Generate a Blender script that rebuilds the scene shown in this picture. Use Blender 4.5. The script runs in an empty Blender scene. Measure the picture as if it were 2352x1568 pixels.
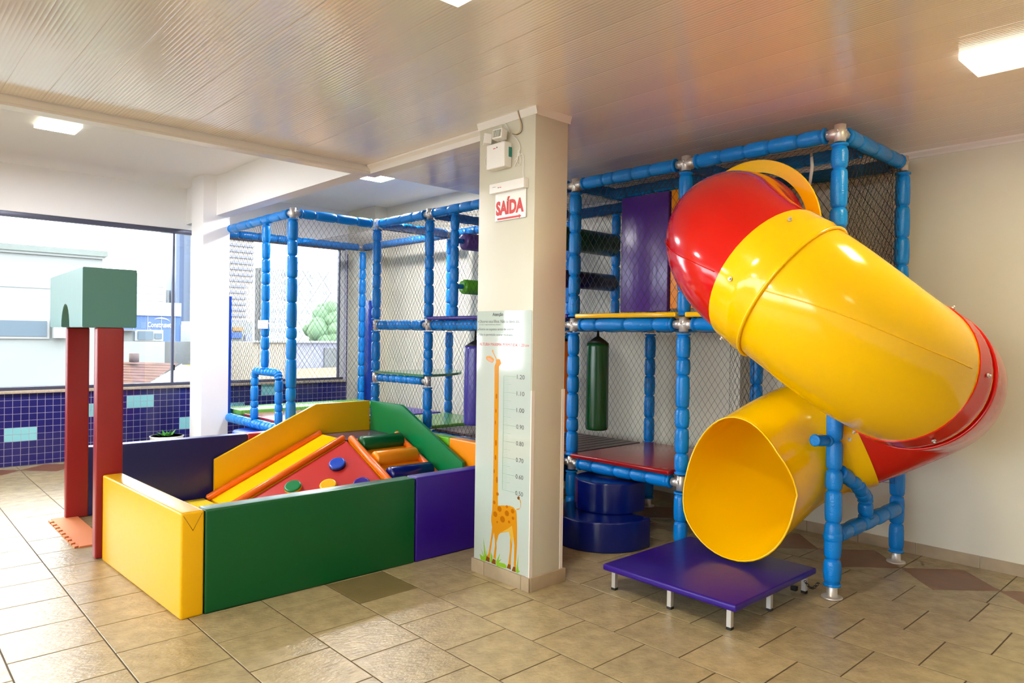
import bpy, bmesh, math, random
from mathutils import Vector, Matrix
random.seed(7)
PI = math.pi
SC = bpy.context.scene
COL = SC.collection

# ------------------------------------------------------------------ camera
FPX, YAW, PITCH, ROLL, CH = 1634.21, 0.8260053, -0.0076709, 0.0142379, 1.51188
fw = Vector((math.cos(YAW)*math.cos(PITCH), math.sin(YAW)*math.cos(PITCH), math.sin(PITCH)))
rt = Vector((math.sin(YAW), -math.cos(YAW), 0.0))
up = rt.cross(fw)
r2 = rt*math.cos(ROLL) + up*math.sin(ROLL)
u2 = up*math.cos(ROLL) - rt*math.sin(ROLL)
cam_d = bpy.data.cameras.new('camera')
cam_d.sensor_fit = 'HORIZONTAL'
cam_d.sensor_width = 36.0
cam_d.lens = FPX/2352*36.0
cam_d.clip_start = 0.05
cam_d.clip_end = 500
cam = bpy.data.objects.new('camera', cam_d)
COL.objects.link(cam)
cam.matrix_world = Matrix(((r2.x, u2.x, -fw.x, 0), (r2.y, u2.y, -fw.y, 0), (r2.z, u2.z, -fw.z, CH), (0, 0, 0, 1)))
SC.camera = cam

# ------------------------------------------------------------------ world, exposure
SKY = 11.5
LAMP = 115.0
EXPOSURE = 0.18
w = bpy.data.worlds.new('world')
SC.world = w
w.use_nodes = True
bg = w.node_tree.nodes['Background']
bg.inputs['Color'].default_value = (0.93, 0.965, 1.0, 1)
bg.inputs['Strength'].default_value = SKY
SC.view_settings.view_transform = 'Standard'
SC.view_settings.look = 'None'
SC.view_settings.gamma = 1.0
SC.view_settings.exposure = EXPOSURE
SC.view_settings.use_curve_mapping = False
SC.cycles.use_denoising = True
SC.cycles.max_bounces = 8
SC.cycles.diffuse_bounces = 5
SC.cycles.glossy_bounces = 4
SC.cycles.transparent_max_bounces = 24
SC.cycles.sample_clamp_indirect = 6.0
SC.cycles.caustics_reflective = False
SC.cycles.caustics_refractive = False

# ------------------------------------------------------------------ materials
MATS = {}
def srgb(c):
    return tuple((x/12.92 if x <= 0.04045 else ((x+0.055)/1.055)**2.4) for x in [v/255.0 for v in c])
def mat(name, rgb, rough=0.5, metal=0.0, bump=0.0, bscale=60.0, spec=0.5, coat=0.0, var=0.0, vscale=4.0,
        stretch=None, transmission=0.0, emit=None, estr=0.0, rnd=0.0, detail=4.0, alpha=1.0, bdist=0.002, world=False):
    if name in MATS:
        return MATS[name]
    m = bpy.data.materials.new(name)
    m.use_nodes = True
    nt = m.node_tree
    b = nt.nodes['Principled BSDF']
    c = srgb(rgb)
    b.inputs['Base Color'].default_value = (*c, 1)
    b.inputs['Roughness'].default_value = rough
    b.inputs['Metallic'].default_value = metal
    b.inputs['Specular IOR Level'].default_value = spec
    b.inputs['Coat Weight'].default_value = coat
    b.inputs['Coat Roughness'].default_value = 0.08
    b.inputs['Transmission Weight'].default_value = transmission
    b.inputs['Alpha'].default_value = alpha
    if emit:
        b.inputs['Emission Color'].default_value = (*emit, 1)
        b.inputs['Emission Strength'].default_value = estr
    tc = nt.nodes.new('ShaderNodeTexCoord')
    vec = tc.outputs['Object']
    if world:
        ge = nt.nodes.new('ShaderNodeNewGeometry')
        ob = nt.nodes.new('ShaderNodeObjectInfo')
        ml = nt.nodes.new('ShaderNodeMath'); ml.operation = 'MULTIPLY'; ml.inputs[1].default_value = 41.0
        nt.links.new(ob.outputs['Random'], ml.inputs[0])
        va = nt.nodes.new('ShaderNodeVectorMath'); va.operation = 'ADD'
        nt.links.new(ge.outputs['Position'], va.inputs[0])
        nt.links.new(ml.outputs[0], va.inputs[1])
        vec = va.outputs[0]
    vec0 = vec
    if stretch:
        mp = nt.nodes.new('ShaderNodeMapping')
        mp.inputs['Scale'].default_value = stretch
        nt.links.new(vec, mp.inputs['Vector'])
        vec = mp.outputs['Vector']
    if bump > 0:
        n = nt.nodes.new('ShaderNodeTexNoise')
        n.inputs['Scale'].default_value = bscale
        n.inputs['Detail'].default_value = detail
        nt.links.new(vec, n.inputs['Vector'])
        bp = nt.nodes.new('ShaderNodeBump')
        bp.inputs['Strength'].default_value = bump
        bp.inputs['Distance'].default_value = bdist
        nt.links.new(n.outputs['Fac'], bp.inputs['Height'])
        nt.links.new(bp.outputs['Normal'], b.inputs['Normal'])
    if var > 0 or rnd > 0:
        mx = nt.nodes.new('ShaderNodeHueSaturation')
        mx.inputs['Color'].default_value = (*c, 1)
        val = nt.nodes.new('ShaderNodeMath'); val.operation = 'ADD'
        val.inputs[0].default_value = 1.0
        val.inputs[1].default_value = 0.0
        if var > 0:
            n2 = nt.nodes.new('ShaderNodeTexNoise')
            n2.inputs['Scale'].default_value = vscale
            n2.inputs['Detail'].default_value = 6
            nt.links.new(vec0, n2.inputs['Vector'])
            mr = nt.nodes.new('ShaderNodeMapRange')
            mr.inputs['From Min'].default_value = 0.3
            mr.inputs['From Max'].default_value = 0.7
            mr.inputs['To Min'].default_value = 1-var
            mr.inputs['To Max'].default_value = 1+var
            nt.links.new(n2.outputs['Fac'], mr.inputs['Value'])
            nt.links.new(mr.outputs['Result'], val.inputs[0])
        if rnd > 0:
            oi = nt.nodes.new('ShaderNodeObjectInfo')
            mr2 = nt.nodes.new('ShaderNodeMapRange')
            mr2.inputs['To Min'].default_value = -rnd
            mr2.inputs['To Max'].default_value = rnd
            nt.links.new(oi.outputs['Random'], mr2.inputs['Value'])
            nt.links.new(mr2.outputs['Result'], val.inputs[1])
        nt.links.new(val.outputs[0], mx.inputs['Value'])
        nt.links.new(mx.outputs['Color'], b.inputs['Base Color'])
    MATS[name] = m
    return m

M_WALL = mat('wall_paint', (222, 216, 198), 0.55, bump=0.25, bscale=220, bdist=0.001)
M_WALLW = mat('white_paint', (242, 241, 242), 0.55, bump=0.2, bscale=220, bdist=0.001)
M_PILLAR = mat('pillar_paint', (204, 198, 180), 0.35, bump=0.2, bscale=200, bdist=0.001)
M_PVC = mat('pvc_panel', (246, 240, 240), 0.13, spec=0.9, coat=0.6, bump=0.12, bscale=3.0, bdist=0.01, rnd=0.02)
M_PVCT = mat('pvc_trim', (234, 226, 218), 0.25)
M_TILE = mat('floor_ceramic', (170, 152, 114), 0.25, bump=0.9, bscale=38, stretch=(1, 1.7, 1), var=0.17, vscale=13, rnd=0.07, detail=9, bdist=0.004, world=True)
M_TILED = mat('floor_ceramic_dark', (128, 112, 74), 0.33, bump=0.5, bscale=22, stretch=(1, 2.6, 1), var=0.10, vscale=9, detail=8, world=True)
M_TILEB = mat('floor_ceramic_brown', (132, 88, 56), 0.34, bump=0.4, bscale=22, var=0.12, vscale=9, rnd=0.05, world=True)
M_GROUT = mat('floor_grout', (84, 66, 44), 0.8)
M_SKIRT = mat('skirting_ceramic', (170, 150, 122), 0.4, bump=0.4, bscale=30, var=0.1, vscale=8, rnd=0.04)
M_NAVY = mat('navy_glaze', (38, 36, 104), 0.14, var=0.10, vscale=6, rnd=0.06)
M_TURQ = mat('turquoise_glaze', (140, 208, 216), 0.14)
M_WGROUT = mat('wall_grout', (196, 196, 212), 0.7)
M_GRAN = mat('granite_sill', (186, 170, 150), 0.35, var=0.2, vscale=60)
M_FRAMED = mat('window_alu_dark', (84, 86, 106), 0.35, metal=0.3)
M_ALU = mat('window_alu', (225, 225, 225), 0.45, metal=0.1)
M_BLUE = mat('foam_blue', (0, 128, 216), 0.27, bump=0.9, bscale=90, stretch=(1, 1, 1.6), detail=2, bdist=0.002, spec=0.4, var=0.10, vscale=5)
M_STEEL = mat('brushed_steel', (214, 208, 202), 0.42, metal=0.7, bump=0.2, bscale=120)
M_NET = mat('net_cord', (30, 24, 22), 0.8)
M_YEL = mat('slide_yellow', (250, 194, 0), 0.14, spec=0.5, bump=0.04, bscale=120)
M_YELIN = M_YEL
M_RED = mat('slide_red', (206, 16, 8), 0.12, spec=0.5)
M_VY = mat('vinyl_yellow', (234, 176, 0), 0.26, spec=.4, bump=0.25, bscale=8, bdist=0.004)
M_VG = mat('vinyl_green', (0, 80, 36), 0.30, spec=.35, bump=0.25, bscale=6, bdist=0.004)
M_VG2 = mat('vinyl_green_bright', (0, 116, 60), 0.30, spec=.35, bump=0.25, bscale=6, bdist=0.004)
M_VP = mat('vinyl_purple', (46, 14, 128), 0.28, spec=.4, bump=0.3, bscale=7, bdist=0.004)
M_VN = mat('vinyl_navy', (34, 34, 92), 0.30, bump=0.25, bscale=6, bdist=0.004)
M_VR = mat('vinyl_red', (186, 40, 34), 0.30, bump=0.2, bscale=7, bdist=0.004)
M_VRD = mat('vinyl_red_dark', (146, 28, 32), 0.32, bump=0.2, bscale=7, bdist=0.004)
M_VO = mat('vinyl_orange', (236, 108, 14), 0.28, bump=0.25, bscale=9, bdist=0.004)
M_VO2 = mat('vinyl_amber', (238, 142, 8), 0.28, bump=0.25, bscale=9, bdist=0.004)
M_VL = mat('vinyl_lime', (104, 176, 30), 0.3, bump=0.2, bscale=8)
M_VB = mat('vinyl_blue', (4, 22, 104), 0.2, bump=0.3, bscale=8, bdist=0.004)
M_VB2 = mat('vinyl_bright_blue', (20, 70, 180), 0.25, bump=0.2, bscale=8)
M_VT = mat('vinyl_teal', (84, 136, 130), 0.28, bump=0.3, bscale=7, bdist=0.004)
M_VDG = mat('vinyl_dark_green', (6, 74, 34), 0.25, bump=0.4, bscale=14, stretch=(3, 3, .4), bdist=0.004)
M_VDP = mat('vinyl_plum', (82, 58, 84), 0.26, bump=0.2, bscale=8)
M_SLAT = mat('bridge_slat', (84, 62, 60), 0.35, var=0.1)
M_EVA = mat('eva_orange', (226, 136, 84), 0.7, bump=0.2, bscale=200)
M_EVAY = mat('eva_yellow', (226, 198, 20), 0.6)
M_PLAST = mat('white_plastic', (238, 234, 230), 0.35)
M_PLASTW = mat('signboard_white', (236, 236, 232), 0.3)
M_POST = mat('poster_gloss', (186, 195, 186), 0.05, spec=0.9, coat=1.0)
M_BLACK = mat('black_plastic', (24, 22, 22), 0.5)
M_INKR = mat('ink_red', (204, 60, 58), 0.4)
M_INKG = mat('ink_grey', (96, 96, 96), 0.35)
M_INKD = mat('ink_dark', (60, 56, 60), 0.35)
M_INKT = mat('ink_teal', (120, 160, 130), 0.35)
M_GO = mat('print_giraffe', (200, 132, 22), 0.15)
M_GS = mat('print_spot', (170, 98, 10), 0.15)
M_GB = mat('print_belly', (206, 164, 60), 0.15)
M_GH = mat('print_hoof', (122, 70, 12), 0.15)
M_GG = mat('print_grass', (130, 176, 36), 0.15)
M_GE = mat('print_ear', (214, 150, 120), 0.15)
M_LED = mat('led_diffuser_warm', (255, 255, 250), 0.4, emit=(1.0, 0.95, 0.50), estr=LAMP*.62)
M_LEDM = mat('led_diffuser_mid', (255, 255, 250), 0.4, emit=(1.0, 0.97, 0.80), estr=LAMP)
M_LEDL = mat('led_diffuser_low', (255, 255, 250), 0.4, emit=(1.0, 0.95, 0.66), estr=LAMP*.13)
M_LEDC = mat('led_diffuser_cool', (255, 255, 250), 0.4, emit=(0.99, 0.98, 1.0), estr=LAMP*3.0)
M_LEDF = mat('led_frame', (232, 230, 220), 0.4, emit=(1.0, 0.98, 0.80), estr=1.6)   # the milky rim of the lamp glows too

# ------------------------------------------------------------------ mesh builder
class MB:
    def __init__(s):
        s.v = []; s.f = []; s.mi = []; s.m = 0; s.sm = []
    def add(s, vs, fs, smooth=False):
        o = len(s.v)
        s.v += [tuple(v) for v in vs]
        for f in fs:
            s.f.append(tuple(i+o for i in f)); s.mi.append(s.m); s.sm.append(smooth)
        return s
    def box(s, x0, x1, y0, y1, z0, z1):
        vs = [(x0,y0,z0),(x1,y0,z0),(x1,y1,z0),(x0,y1,z0),(x0,y0,z1),(x1,y0,z1),(x1,y1,z1),(x0,y1,z1)]
        return s.add(vs, [(0,3,2,1),(4,5,6,7),(0,1,5,4),(1,2,6,5),(2,3,7,6),(3,0,4,7)])
    def prism(s, poly, axis, a, b):
        """poly: 2D points, extruded along axis ('X','Y','Z') from a to b."""
        def P(p, t):
            if axis == 'X': return (t, p[0], p[1])
            if axis == 'Y': return (p[0], t, p[1])
            return (p[0], p[1], t)
        n = len(poly)
        vs = [P(p, a) for p in poly] + [P(p, b) for p in poly]
        fs = [tuple(range(n))[::-1], tuple(range(n, 2*n))]
        for i in range(n):
            j = (i+1) % n
            fs.append((i, j, n+j, n+i))
        return s.add(vs, fs)
    def rings(s, cs, rs, n=12, caps=True, smooth=True, upv=None):
        """tube through centres cs with radii rs"""
        cs = [Vector(c) for c in cs]
        k = len(cs)
        t = (cs[1]-cs[0]).normalized()
        ref = Vector(upv) if upv else (Vector((0, 0, 1)) if abs(t.z) < 0.9 else Vector((1, 0, 0)))
        a = (ref - t*ref.dot(t)).normalized()
        vs = []
        for i in range(k):
            if i == 0: t = cs[1]-cs[0]
            elif i == k-1: t = cs[-1]-cs[-2]
            else: t = cs[i+1]-cs[i-1]
            if t.length < 1e-9: t = Vector((0, 0, 1))
            t.normalize()
            a = (a - t*a.dot(t))
            if a.length < 1e-6: a = t.orthogonal()
            a.normalize()
            b = t.cross(a)
            for j in range(n):
                an = 2*PI*j/n
                vs.append(cs[i] + (a*math.cos(an)+b*math.sin(an))*rs[i])
        fs = []
        for i in range(k-1):
            for j in range(n):
                j2 = (j+1) % n
                fs.append((i*n+j, i*n+j2, (i+1)*n+j2, (i+1)*n+j))
        s.add(vs, fs, smooth)
        if caps:
            o = len(s.v)-k*n
            s.f.append(tuple(o+j for j in range(n))[::-1]); s.mi.append(s.m); s.sm.append(False)
            s.f.append(tuple(o+(k-1)*n+j for j in range(n))); s.mi.append(s.m); s.sm.append(False)
        return s
    def cyl(s, a, b, r, n=12, r1=None):
        return s.rings([a, b], [r, r if r1 is None else r1], n, True, True)
    def build(s, name, m, parent=None, bevel=0.0, bseg=2):
        me = bpy.data.meshes.new(name)
        me.from_pydata(s.v, [], s.f)
        mm = m if isinstance(m, (list, tuple)) else [m]
        for x in mm: me.materials.append(x)
        if any(s.sm): me.polygons.foreach_set('use_smooth', s.sm)
        if len(mm) > 1: me.polygons.foreach_set('material_index', s.mi)
        me.update()
        if bevel > 0:
            bm = bmesh.new(); bm.from_mesh(me)
            bmesh.ops.remove_doubles(bm, verts=bm.verts, dist=1e-5)
            bmesh.ops.recalc_face_normals(bm, faces=bm.faces)
            es = [e for e in bm.edges if len(e.link_faces) == 2 and e.calc_face_angle(0) > 0.5]
            bmesh.ops.bevel(bm, geom=es, offset=bevel, segments=bseg, profile=0.6, affect='EDGES')
            for f in bm.faces: f.smooth = True
            bm.to_mesh(me); bm.free()
            me.update()
            try:
                me.set_sharp_from_angle(angle=0.7)
            except Exception:
                pass
        o = bpy.data.objects.new(name, me)
        COL.objects.link(o)
        if parent is not None: o.parent = parent
        return o

def tag(o, label=None, cat=None, group=None, kind=None):
    if label: o['label'] = label
    if cat: o['category'] = cat
    if group: o['group'] = group
    if kind: o['kind'] = kind
    return o
def empty(name, label=None, cat=None, group=None, kind=None, loc=(0, 0, 0)):
    """an Empty at the thing's base; its parts are modelled in world space and re-based"""
    o = bpy.data.objects.new(name, None)
    COL.objects.link(o)
    o.location = loc
    o.empty_display_size = 0.1
    return tag(o, label, cat, group, kind)
def box(name, m, dims, parent=None, bevel=0.0, bseg=2):
    return MB().box(*dims).build(name, m, parent, bevel, bseg)
def rebase(root, loc):
    """put the root at its base while its children stay where they are"""
    root.location = loc
    for c in root.children:
        c.location = Vector(c.location) - Vector(loc)
def copy_tree(o, parent=None):
    c = o.copy(); COL.objects.link(c)
    c.parent = parent
    for ch in list(o.children): copy_tree(ch, c)
    return c
def text_mesh(txt, size, bold=0.0, align='LEFT', extrude=0.0):
    cu = bpy.data.curves.new('lettering', 'FONT')
    cu.body = txt; cu.size = size; cu.offset = bold; cu.align_x = align; cu.extrude = extrude
    cu.resolution_u = 3
    o = bpy.data.objects.new('lettering', cu)
    COL.objects.link(o)
    bpy.context.view_layer.update()
    me = bpy.data.meshes.new_from_object(o.evaluated_get(bpy.context.evaluated_depsgraph_get()))
    bpy.data.objects.remove(o)
    return me
def lettering(name, txt, m, origin, right, upd, width=None, height=None, bold=0.0, parent=None, size=0.1):
    """flat lettering laid on a surface: left-bottom of the ink at origin, scaled to width/height"""
    me = text_mesh(txt, 1.0, bold)
    xs = [v.co.x for v in me.vertices]; ys = [v.co.y for v in me.vertices]
    x0, x1, y0, y1 = min(xs), max(xs), min(ys), max(ys)
    sx = width/(x1-x0) if width else size
    sy = height/(y1-y0) if height else size
    R = Vector(right); U = Vector(upd); O = Vector(origin)
    for v in me.vertices:
        v.co = O + R*((v.co.x-x0)*sx) + U*((v.co.y-y0)*sy)
    me.materials.clear(); me.materials.append(m)
    me.name = name
    o = bpy.data.objects.new(name, me)
    COL.objects.link(o)
    if parent is not None: o.parent = parent
    return o

# ================================================================== the room
def project(p):
    d = Vector(p) - Vector((0, 0, CH))
    z = d.dot(fw)
    if z < 0.2: return None
    return (1176 + FPX*d.dot(r2)/z, 784 - FPX*d.dot(u2)/z, z)
def in_view(p, m=60):
    q = project(p)
    return q is not None and -m < q[0] < 2352+m and -m < q[1] < 1568+m

XR, YW, ZC, ZP = 5.56, 9.45, 3.32, 2.865
XL, YN = -6.0, -3.0

# floor ---------------------------------------------------------------
floor = tag(box('floor', M_GROUT, (XL-.15, XR+.15, YN-.15, YW+.15, -0.12, -0.003)), kind='structure')
tiles = []
_cache = {}
def tile_mesh(wx, wy, m):
    k = (round(wx, 4), round(wy, 4), m.name)
    if k not in _cache:
        a, b, i = wx/2, wy/2, 0.0022
        me = bpy.data.meshes.new('floor_tile')
        vs = [(-a,-b,-.006),(a,-b,-.006),(a,b,-.006),(-a,b,-.006),(-a,-b,-.0012),(a,-b,-.0012),(a,b,-.0012),(-a,b,-.0012),
              (-a+i,-b+i,0),(a-i,-b+i,0),(a-i,b-i,0),(-a+i,b-i,0)]
        fs = [(8,9,10,11)] + [(j, (j+1) % 4, 4+(j+1) % 4, 4+j) for j in range(4)] + [(4+j, 4+(j+1) % 4, 8+(j+1) % 4, 8+j) for j in range(4)]
        me.from_pydata(vs, [], fs)
        me.materials.append(m)
        _cache[k] = me
    return _cache[k]
GX0, GW, GT, GG = 0.506, 0.3947, 0.3922, 0.0065
YBAND = 8.85
for i in range(-17, 11):
    xa = GX0 + GW*i
    base = 3.685 if i % 2 else 3.489
    k0 = math.floor((YN-base)/GT)
    for k in range(k0, 40):
        ya, yb = base + GT*k, base + GT*(k+1)
        if ya >= YBAND - .02: break
        yb = min(yb, YBAND)
        tiles.append((xa+GG/2, xa+GW-GG/2, ya+GG/2, yb-GG/2))
vis, rest = [], []
for t in tiles:
    cx_, cy_ = (t[0]+t[1])/2, (t[2]+t[3])/2
    q = project((cx_, cy_, 0))
    near = any(in_view((x, y, 0), 0) for x in (t[0], t[1], cx_) for y in (t[2], t[3], cy_))
    if near and q: vis.append((q[2], t))
    else: rest.append(t)
vis.sort()
NBAND = 16
rest += [t for _, t in vis[300-NBAND:]]
def darktile(t):
    return abs((t[0]+t[1])/2-2.28) < .19 and abs((t[2]+t[3])/2-3.69) < .19 
for _, t in vis[:300-NBAND]:
    o = bpy.data.objects.new('floor_tile', tile_mesh(t[1]-t[0], t[3]-t[2], M_TILED if darktile(t) else M_TILE))
    COL.objects.link(o)
    o.location = ((t[0]+t[1])/2, (t[2]+t[3])/2, random.uniform(-.0004, .0004))
    o.parent = floor
mb = MB()
for t in rest:
    mb.box(t[0], t[1], t[2], t[3], -.006, 0)
# diamond borders along the right wall and along the window wall
bx0, bx1 = GX0+GW*11, GX0+GW*11+.582
bxc = (bx0+bx1)/2
HB = .29
dia = []
ntri = 0
def diamond(cx_, cy_, parent, idx):
    h = HB-.004
    vs = [(0,-h,-.006),(h,0,-.006),(0,h,-.006),(-h,0,-.006),(0,-h,0),(h,0,0),(0,h,0),(-h,0,0)]
    if 'dia' not in _cache:
        me = bpy.data.meshes.new('border_tile'); me.from_pydata(vs, [], [(4,5,6,7),(0,1,5,4),(1,2,6,5),(2,3,7,6),(3,0,4,7)])
        me.materials.append(M_TILEB); _cache['dia'] = me
    o = bpy.data.objects.new('border_tile', _cache['dia']); COL.objects.link(o)
    o.location = (cx_, cy_, 0); o.parent = parent
def tri(mb, a, b, c):
    g = .003
    ctr = ((a[0]+b[0]+c[0])/3, (a[1]+b[1]+c[1])/3)
    P = []
    for p in (a, b, c):
        d = math.hypot(p[0]-ctr[0], p[1]-ctr[1]); f = (d-g*2)/d
        P.append((ctr[0]+(p[0]-ctr[0])*f, ctr[1]+(p[1]-ctr[1])*f))
    mb.prism(P, 'Z', -.006, 0)
y = 1.43 - .56*8
n_d = 0
while y < YBAND-.3:
    if in_view((bxc, y, 0), 150) and n_d < NBAND:
        diamond(bxc, y, floor, 0); n_d += 1
    else:
        h = HB-.004
        mb.prism([(bxc, y-h), (bxc+h, y), (bxc, y+h), (bxc-h, y)], 'Z', -.006, 0)
    tri(mb, (bx0, y-.28), (bxc, y-.28), (bx0, y)); tri(mb, (bx0, y), (bxc, y+.28), (bx0, y+.28))
    tri(mb, (bx1, y-.28), (bx1, y), (bxc, y-.28)); tri(mb, (bx1, y), (bx1, y+.28), (bxc, y+.28))
    mb.box(bx1+.003, XR, y-.277, y+.277, -.006, 0)
    y += .56
x = -5.7
mbd = MB()
yc = YBAND+HB
while x < 5.0:
    h = HB-.004
    mbd.prism([(x, yc-h), (x+h, yc), (x, yc+h), (x-h, yc)], 'Z', -.006, 0)
    tri(mb, (x-.28, yc-HB), (x, yc-HB), (x-.28, yc)); tri(mb, (x, yc-HB), (x+.28, yc-HB), (x+.28, yc))
    tri(mb, (x-.28, yc), (x, yc+HB), (x-.28, yc+HB)); tri(mb, (x+.28, yc), (x+.28, yc+HB), (x, yc+HB))
    x += .56
tag(mb.build('tile_field', M_TILE, floor), kind='stuff')
tag(mbd.build('border_field', M_TILEB, floor), kind='stuff')

# walls ---------------------------------------------------------------
tag(box('wall_right', M_WALL, (XR, XR+.15, YN-.15, YW+.15, -.12, ZC)), kind='structure')
wl = MB(); wl.box(XL-.15, XL, YN-.15, YW+.15, -.12, .83); wl.box(XL-.15, XL, YN-.15, YW+.15, 2.80, ZC)
for a in (YN-.15, 1.2, 5.2, YW-.2): wl.box(XL-.15, XL, a, a+.35, .83, 2.80)  # openings left for the added side glazing
tag(wl.build('wall_left', M_WALLW), kind='structure')
tag(box('wall_near', M_WALLW, (XL, XR, YN-.15, YN, -.12, ZC)), kind='structure')
wb = MB()
wb.box(XL, XR, YW, YW+.15, -.12, .80)
wb.box(XL, XR, YW, YW+.15, 2.80, ZC)
wb.box(-2.56, -2.2, YW, YW+.15, .80, 2.80)
wall_back = tag(wb.build('wall_back', M_WALLW), kind='structure')
pr = box('end_pier', M_WGROUT, (5.33, XR, YW, YW+.15, .80, 2.80), wall_back)
gb = box('grout_bed', M_WGROUT, (XL, XR, YW-.003, YW+.002, 0, .80), wall_back)
gb2 = box('grout_bed', M_WGROUT, (5.33, XR, YW-.003, YW+.002, .80, 2.72), wall_back)
# glazed 7.5 cm wall tiles on it
TQ = [(1.192, 1.495, .272, .424), (1.96, 2.26, .50, .652), (2.396, 2.702, .575, .727), (2.985, 3.29, .272, .424),
      (3.55, 3.85, .424, .575), (4.06, 4.36, .652, .803), (4.9, 5.2, .272, .424), (-.4, -.1, .45, .6), (.3, .6, .575, .727)]
def turq(x, z):
    return any(a-.01 < x < b+.01 and c-.01 < z < d+.01 for a, b, c, d in TQ)
P = .0757
cells = []
for n in range(-95, 60):
    xa = 1.192 + P*n
    for k in range(-6, 35):
        za = .424 + P*k
        zb = za + P
        if za < 0: za = 0.0
        if zb <= 0.01: continue
        if xa + P > XR or xa < XL: continue
        if zb > .80 and xa < 5.31:
            if za > .79: continue
            zb = .80
        if zb > 2.72: continue
        cells.append((xa, za, zb))
def wt(mb, c):
    g = .0026
    return mb.box(c[0]+g, c[0]+P-g, YW-.0065, YW-.001, c[1]+g, c[2]-g)
cand = sorted([c for c in cells if 1.05 < c[0] < 2.95 and c[2]-c[1] > .03], key=lambda c: project((c[0], YW, c[1]))[2])
ind = cand[:300]
inds = set(ind)
_wt = {}
for c in ind:
    m = M_TURQ if turq(c[0]+P/2, (c[1]+c[2])/2) else M_NAVY
    k = (round(c[2]-c[1], 4), m.name)
    if k not in _wt:
        h = c[2]-c[1]; g = .0026
        _wt[k] = MB().box(g, P-g, -.0065, -.001, g, h-g).build('wall_tile', m, wall_back)
        o = _wt[k]
    else:
        o = _wt[k].copy(); COL.objects.link(o)
    o.location = (c[0], YW, c[1])
ma, mt = MB(), MB()
for c in cells:
    if c in inds: continue
    wt(mt if turq(c[0]+P/2, (c[1]+c[2])/2) else ma, c)
tag(ma.build('wall_tile_field', M_NAVY, wall_back), kind='stuff')
tag(mt.build('turquoise_tile_field', M_TURQ, wall_back), kind='stuff')
tag(box('trim_1', M_GRAN, (XL, 5.33, YW-.045, YW+.15, .802, .832), None, .004), kind='structure')   # window sill

M_GLASS = bpy.data.materials.new('window_glass'); M_GLASS.use_nodes = True
_nt = M_GLASS.node_tree; _nt.nodes.clear()
_o = _nt.nodes.new('ShaderNodeOutputMaterial'); _mx = _nt.nodes.new('ShaderNodeMixShader')
_tr = _nt.nodes.new('ShaderNodeBsdfTransparent'); _gl = _nt.nodes.new('ShaderNodeBsdfGlossy'); _fr = _nt.nodes.new('ShaderNodeFresnel')
_tr.inputs[0].default_value = (.93, .96, .97, 1); _gl.inputs['Roughness'].default_value = 0.0
_fr.inputs[0].default_value = 1.45
_nt.links.new(_fr.outputs[0], _mx.inputs[0]); _nt.links.new(_tr.outputs[0], _mx.inputs[1]); _nt.links.new(_gl.outputs[0], _mx.inputs[2])
_nt.links.new(_mx.outputs[0], _o.inputs[0])

def window(n, x0, x1, mull, right_alu=False):
    wn = empty('window_%d' % n, kind='structure')
    y0, y1 = YW+.03, YW+.09
    f = MB()
    f.box(x0, x1, y0, y1, .832, .868); f.box(x0, x1, y0-.02, y1, 2.745, 2.80)
    f.box(x0, x0+.04, y0, y1, .868, 2.745)
    if not right_alu: f.box(x1-.04, x1, y0, y1, .868, 2.745)
    f.build('window_frame', M_FRAMED, wn, .003)
    if right_alu:
        a = MB(); a.box(x1-.065, x1, y0-.01, y1, .868, 2.745); a.build('jamb', M_ALU, wn, .003)
        a = MB(); a.box(x1-.085, x1-.068, y0, y1-.01, .868, 2.745); a.build('sash_stile', M_FRAMED, wn)
    xs = [x0+.03] + mull + [x1-.03]
    for m_ in mull:
        mu = box('mullion', M_FRAMED, (m_-.012, m_+.012, y0+.005, y1-.01, .868, 2.745), wn)
        box('latch', M_BLACK, (m_+.010, m_+.022, y0-.012, y0+.01, 1.02, 1.09), mu)
    for a, b in zip(xs[:-1], xs[1:]):
        box('pane', M_GLASS, (a, b, y0+.028, y0+.032, .86, 2.75), wn)
    rebase(wn, (x0, YW, .832))
window(1, -2.2, 3.30, [-.5, 1.0-.02, 2.935])
window(2, 3.30, 5.33, [], True)
window(3, XL, -2.56, [-4.3])

wn = empty('window_4', kind='structure', loc=(XL, YN, .83))  # unseen glazing, added to bring daylight in from the left
for a, b in ((YN+.2, 1.2), (1.55, 5.2), (5.55, YW-.2)):
    box('pane', M_GLASS, (-.08, -.076, a-YN, b-YN, 0, 1.97), wn)
    box('window_frame', M_FRAMED, (-.1, -.05, a-YN, b-YN, 0, .04), wn); box('window_frame', M_FRAMED, (-.1, -.05, a-YN, b-YN, 1.93, 1.97), wn)
    box('mullion', M_FRAMED, (-.1, -.06, (a+b)/2-YN-.015, (a+b)/2-YN+.015, .04, 1.93), wn)
# pilasters of the right wall and its skirting
tag(box('wall_right_pilaster', M_WALL, (5.37, XR, 8.70, YW-.003, 0, ZC)), kind='structure')
tag(box('wall_right_pilaster', M_WALL, (5.37, XR, 3.04, 3.40, 0, ZP)), kind='structure')
bs = empty('baseboard_right', kind='structure', loc=(XR, 0, 0))
yy = -2.98
while yy < 9.3:
    y2 = min(yy+.392, YW-.01)
    if not (yy < 3.4 and y2 > 3.04) and not (y2 > 8.7):
        o = box('skirting_tile', M_SKIRT, (-.011, 0, yy+.0015, y2-.0015, 0.0, .08), bs)
    yy += .3945
tag(MB().prism([(XR, ZP), (XR-.035, ZP), (XR-.03, ZP-.012), (XR-.012, ZP-.03), (XR-.008, ZP-.045), (XR, ZP-.045)], 'Y', YN, 5.26).build('trim_2', M_PVCT), kind='structure')

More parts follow.
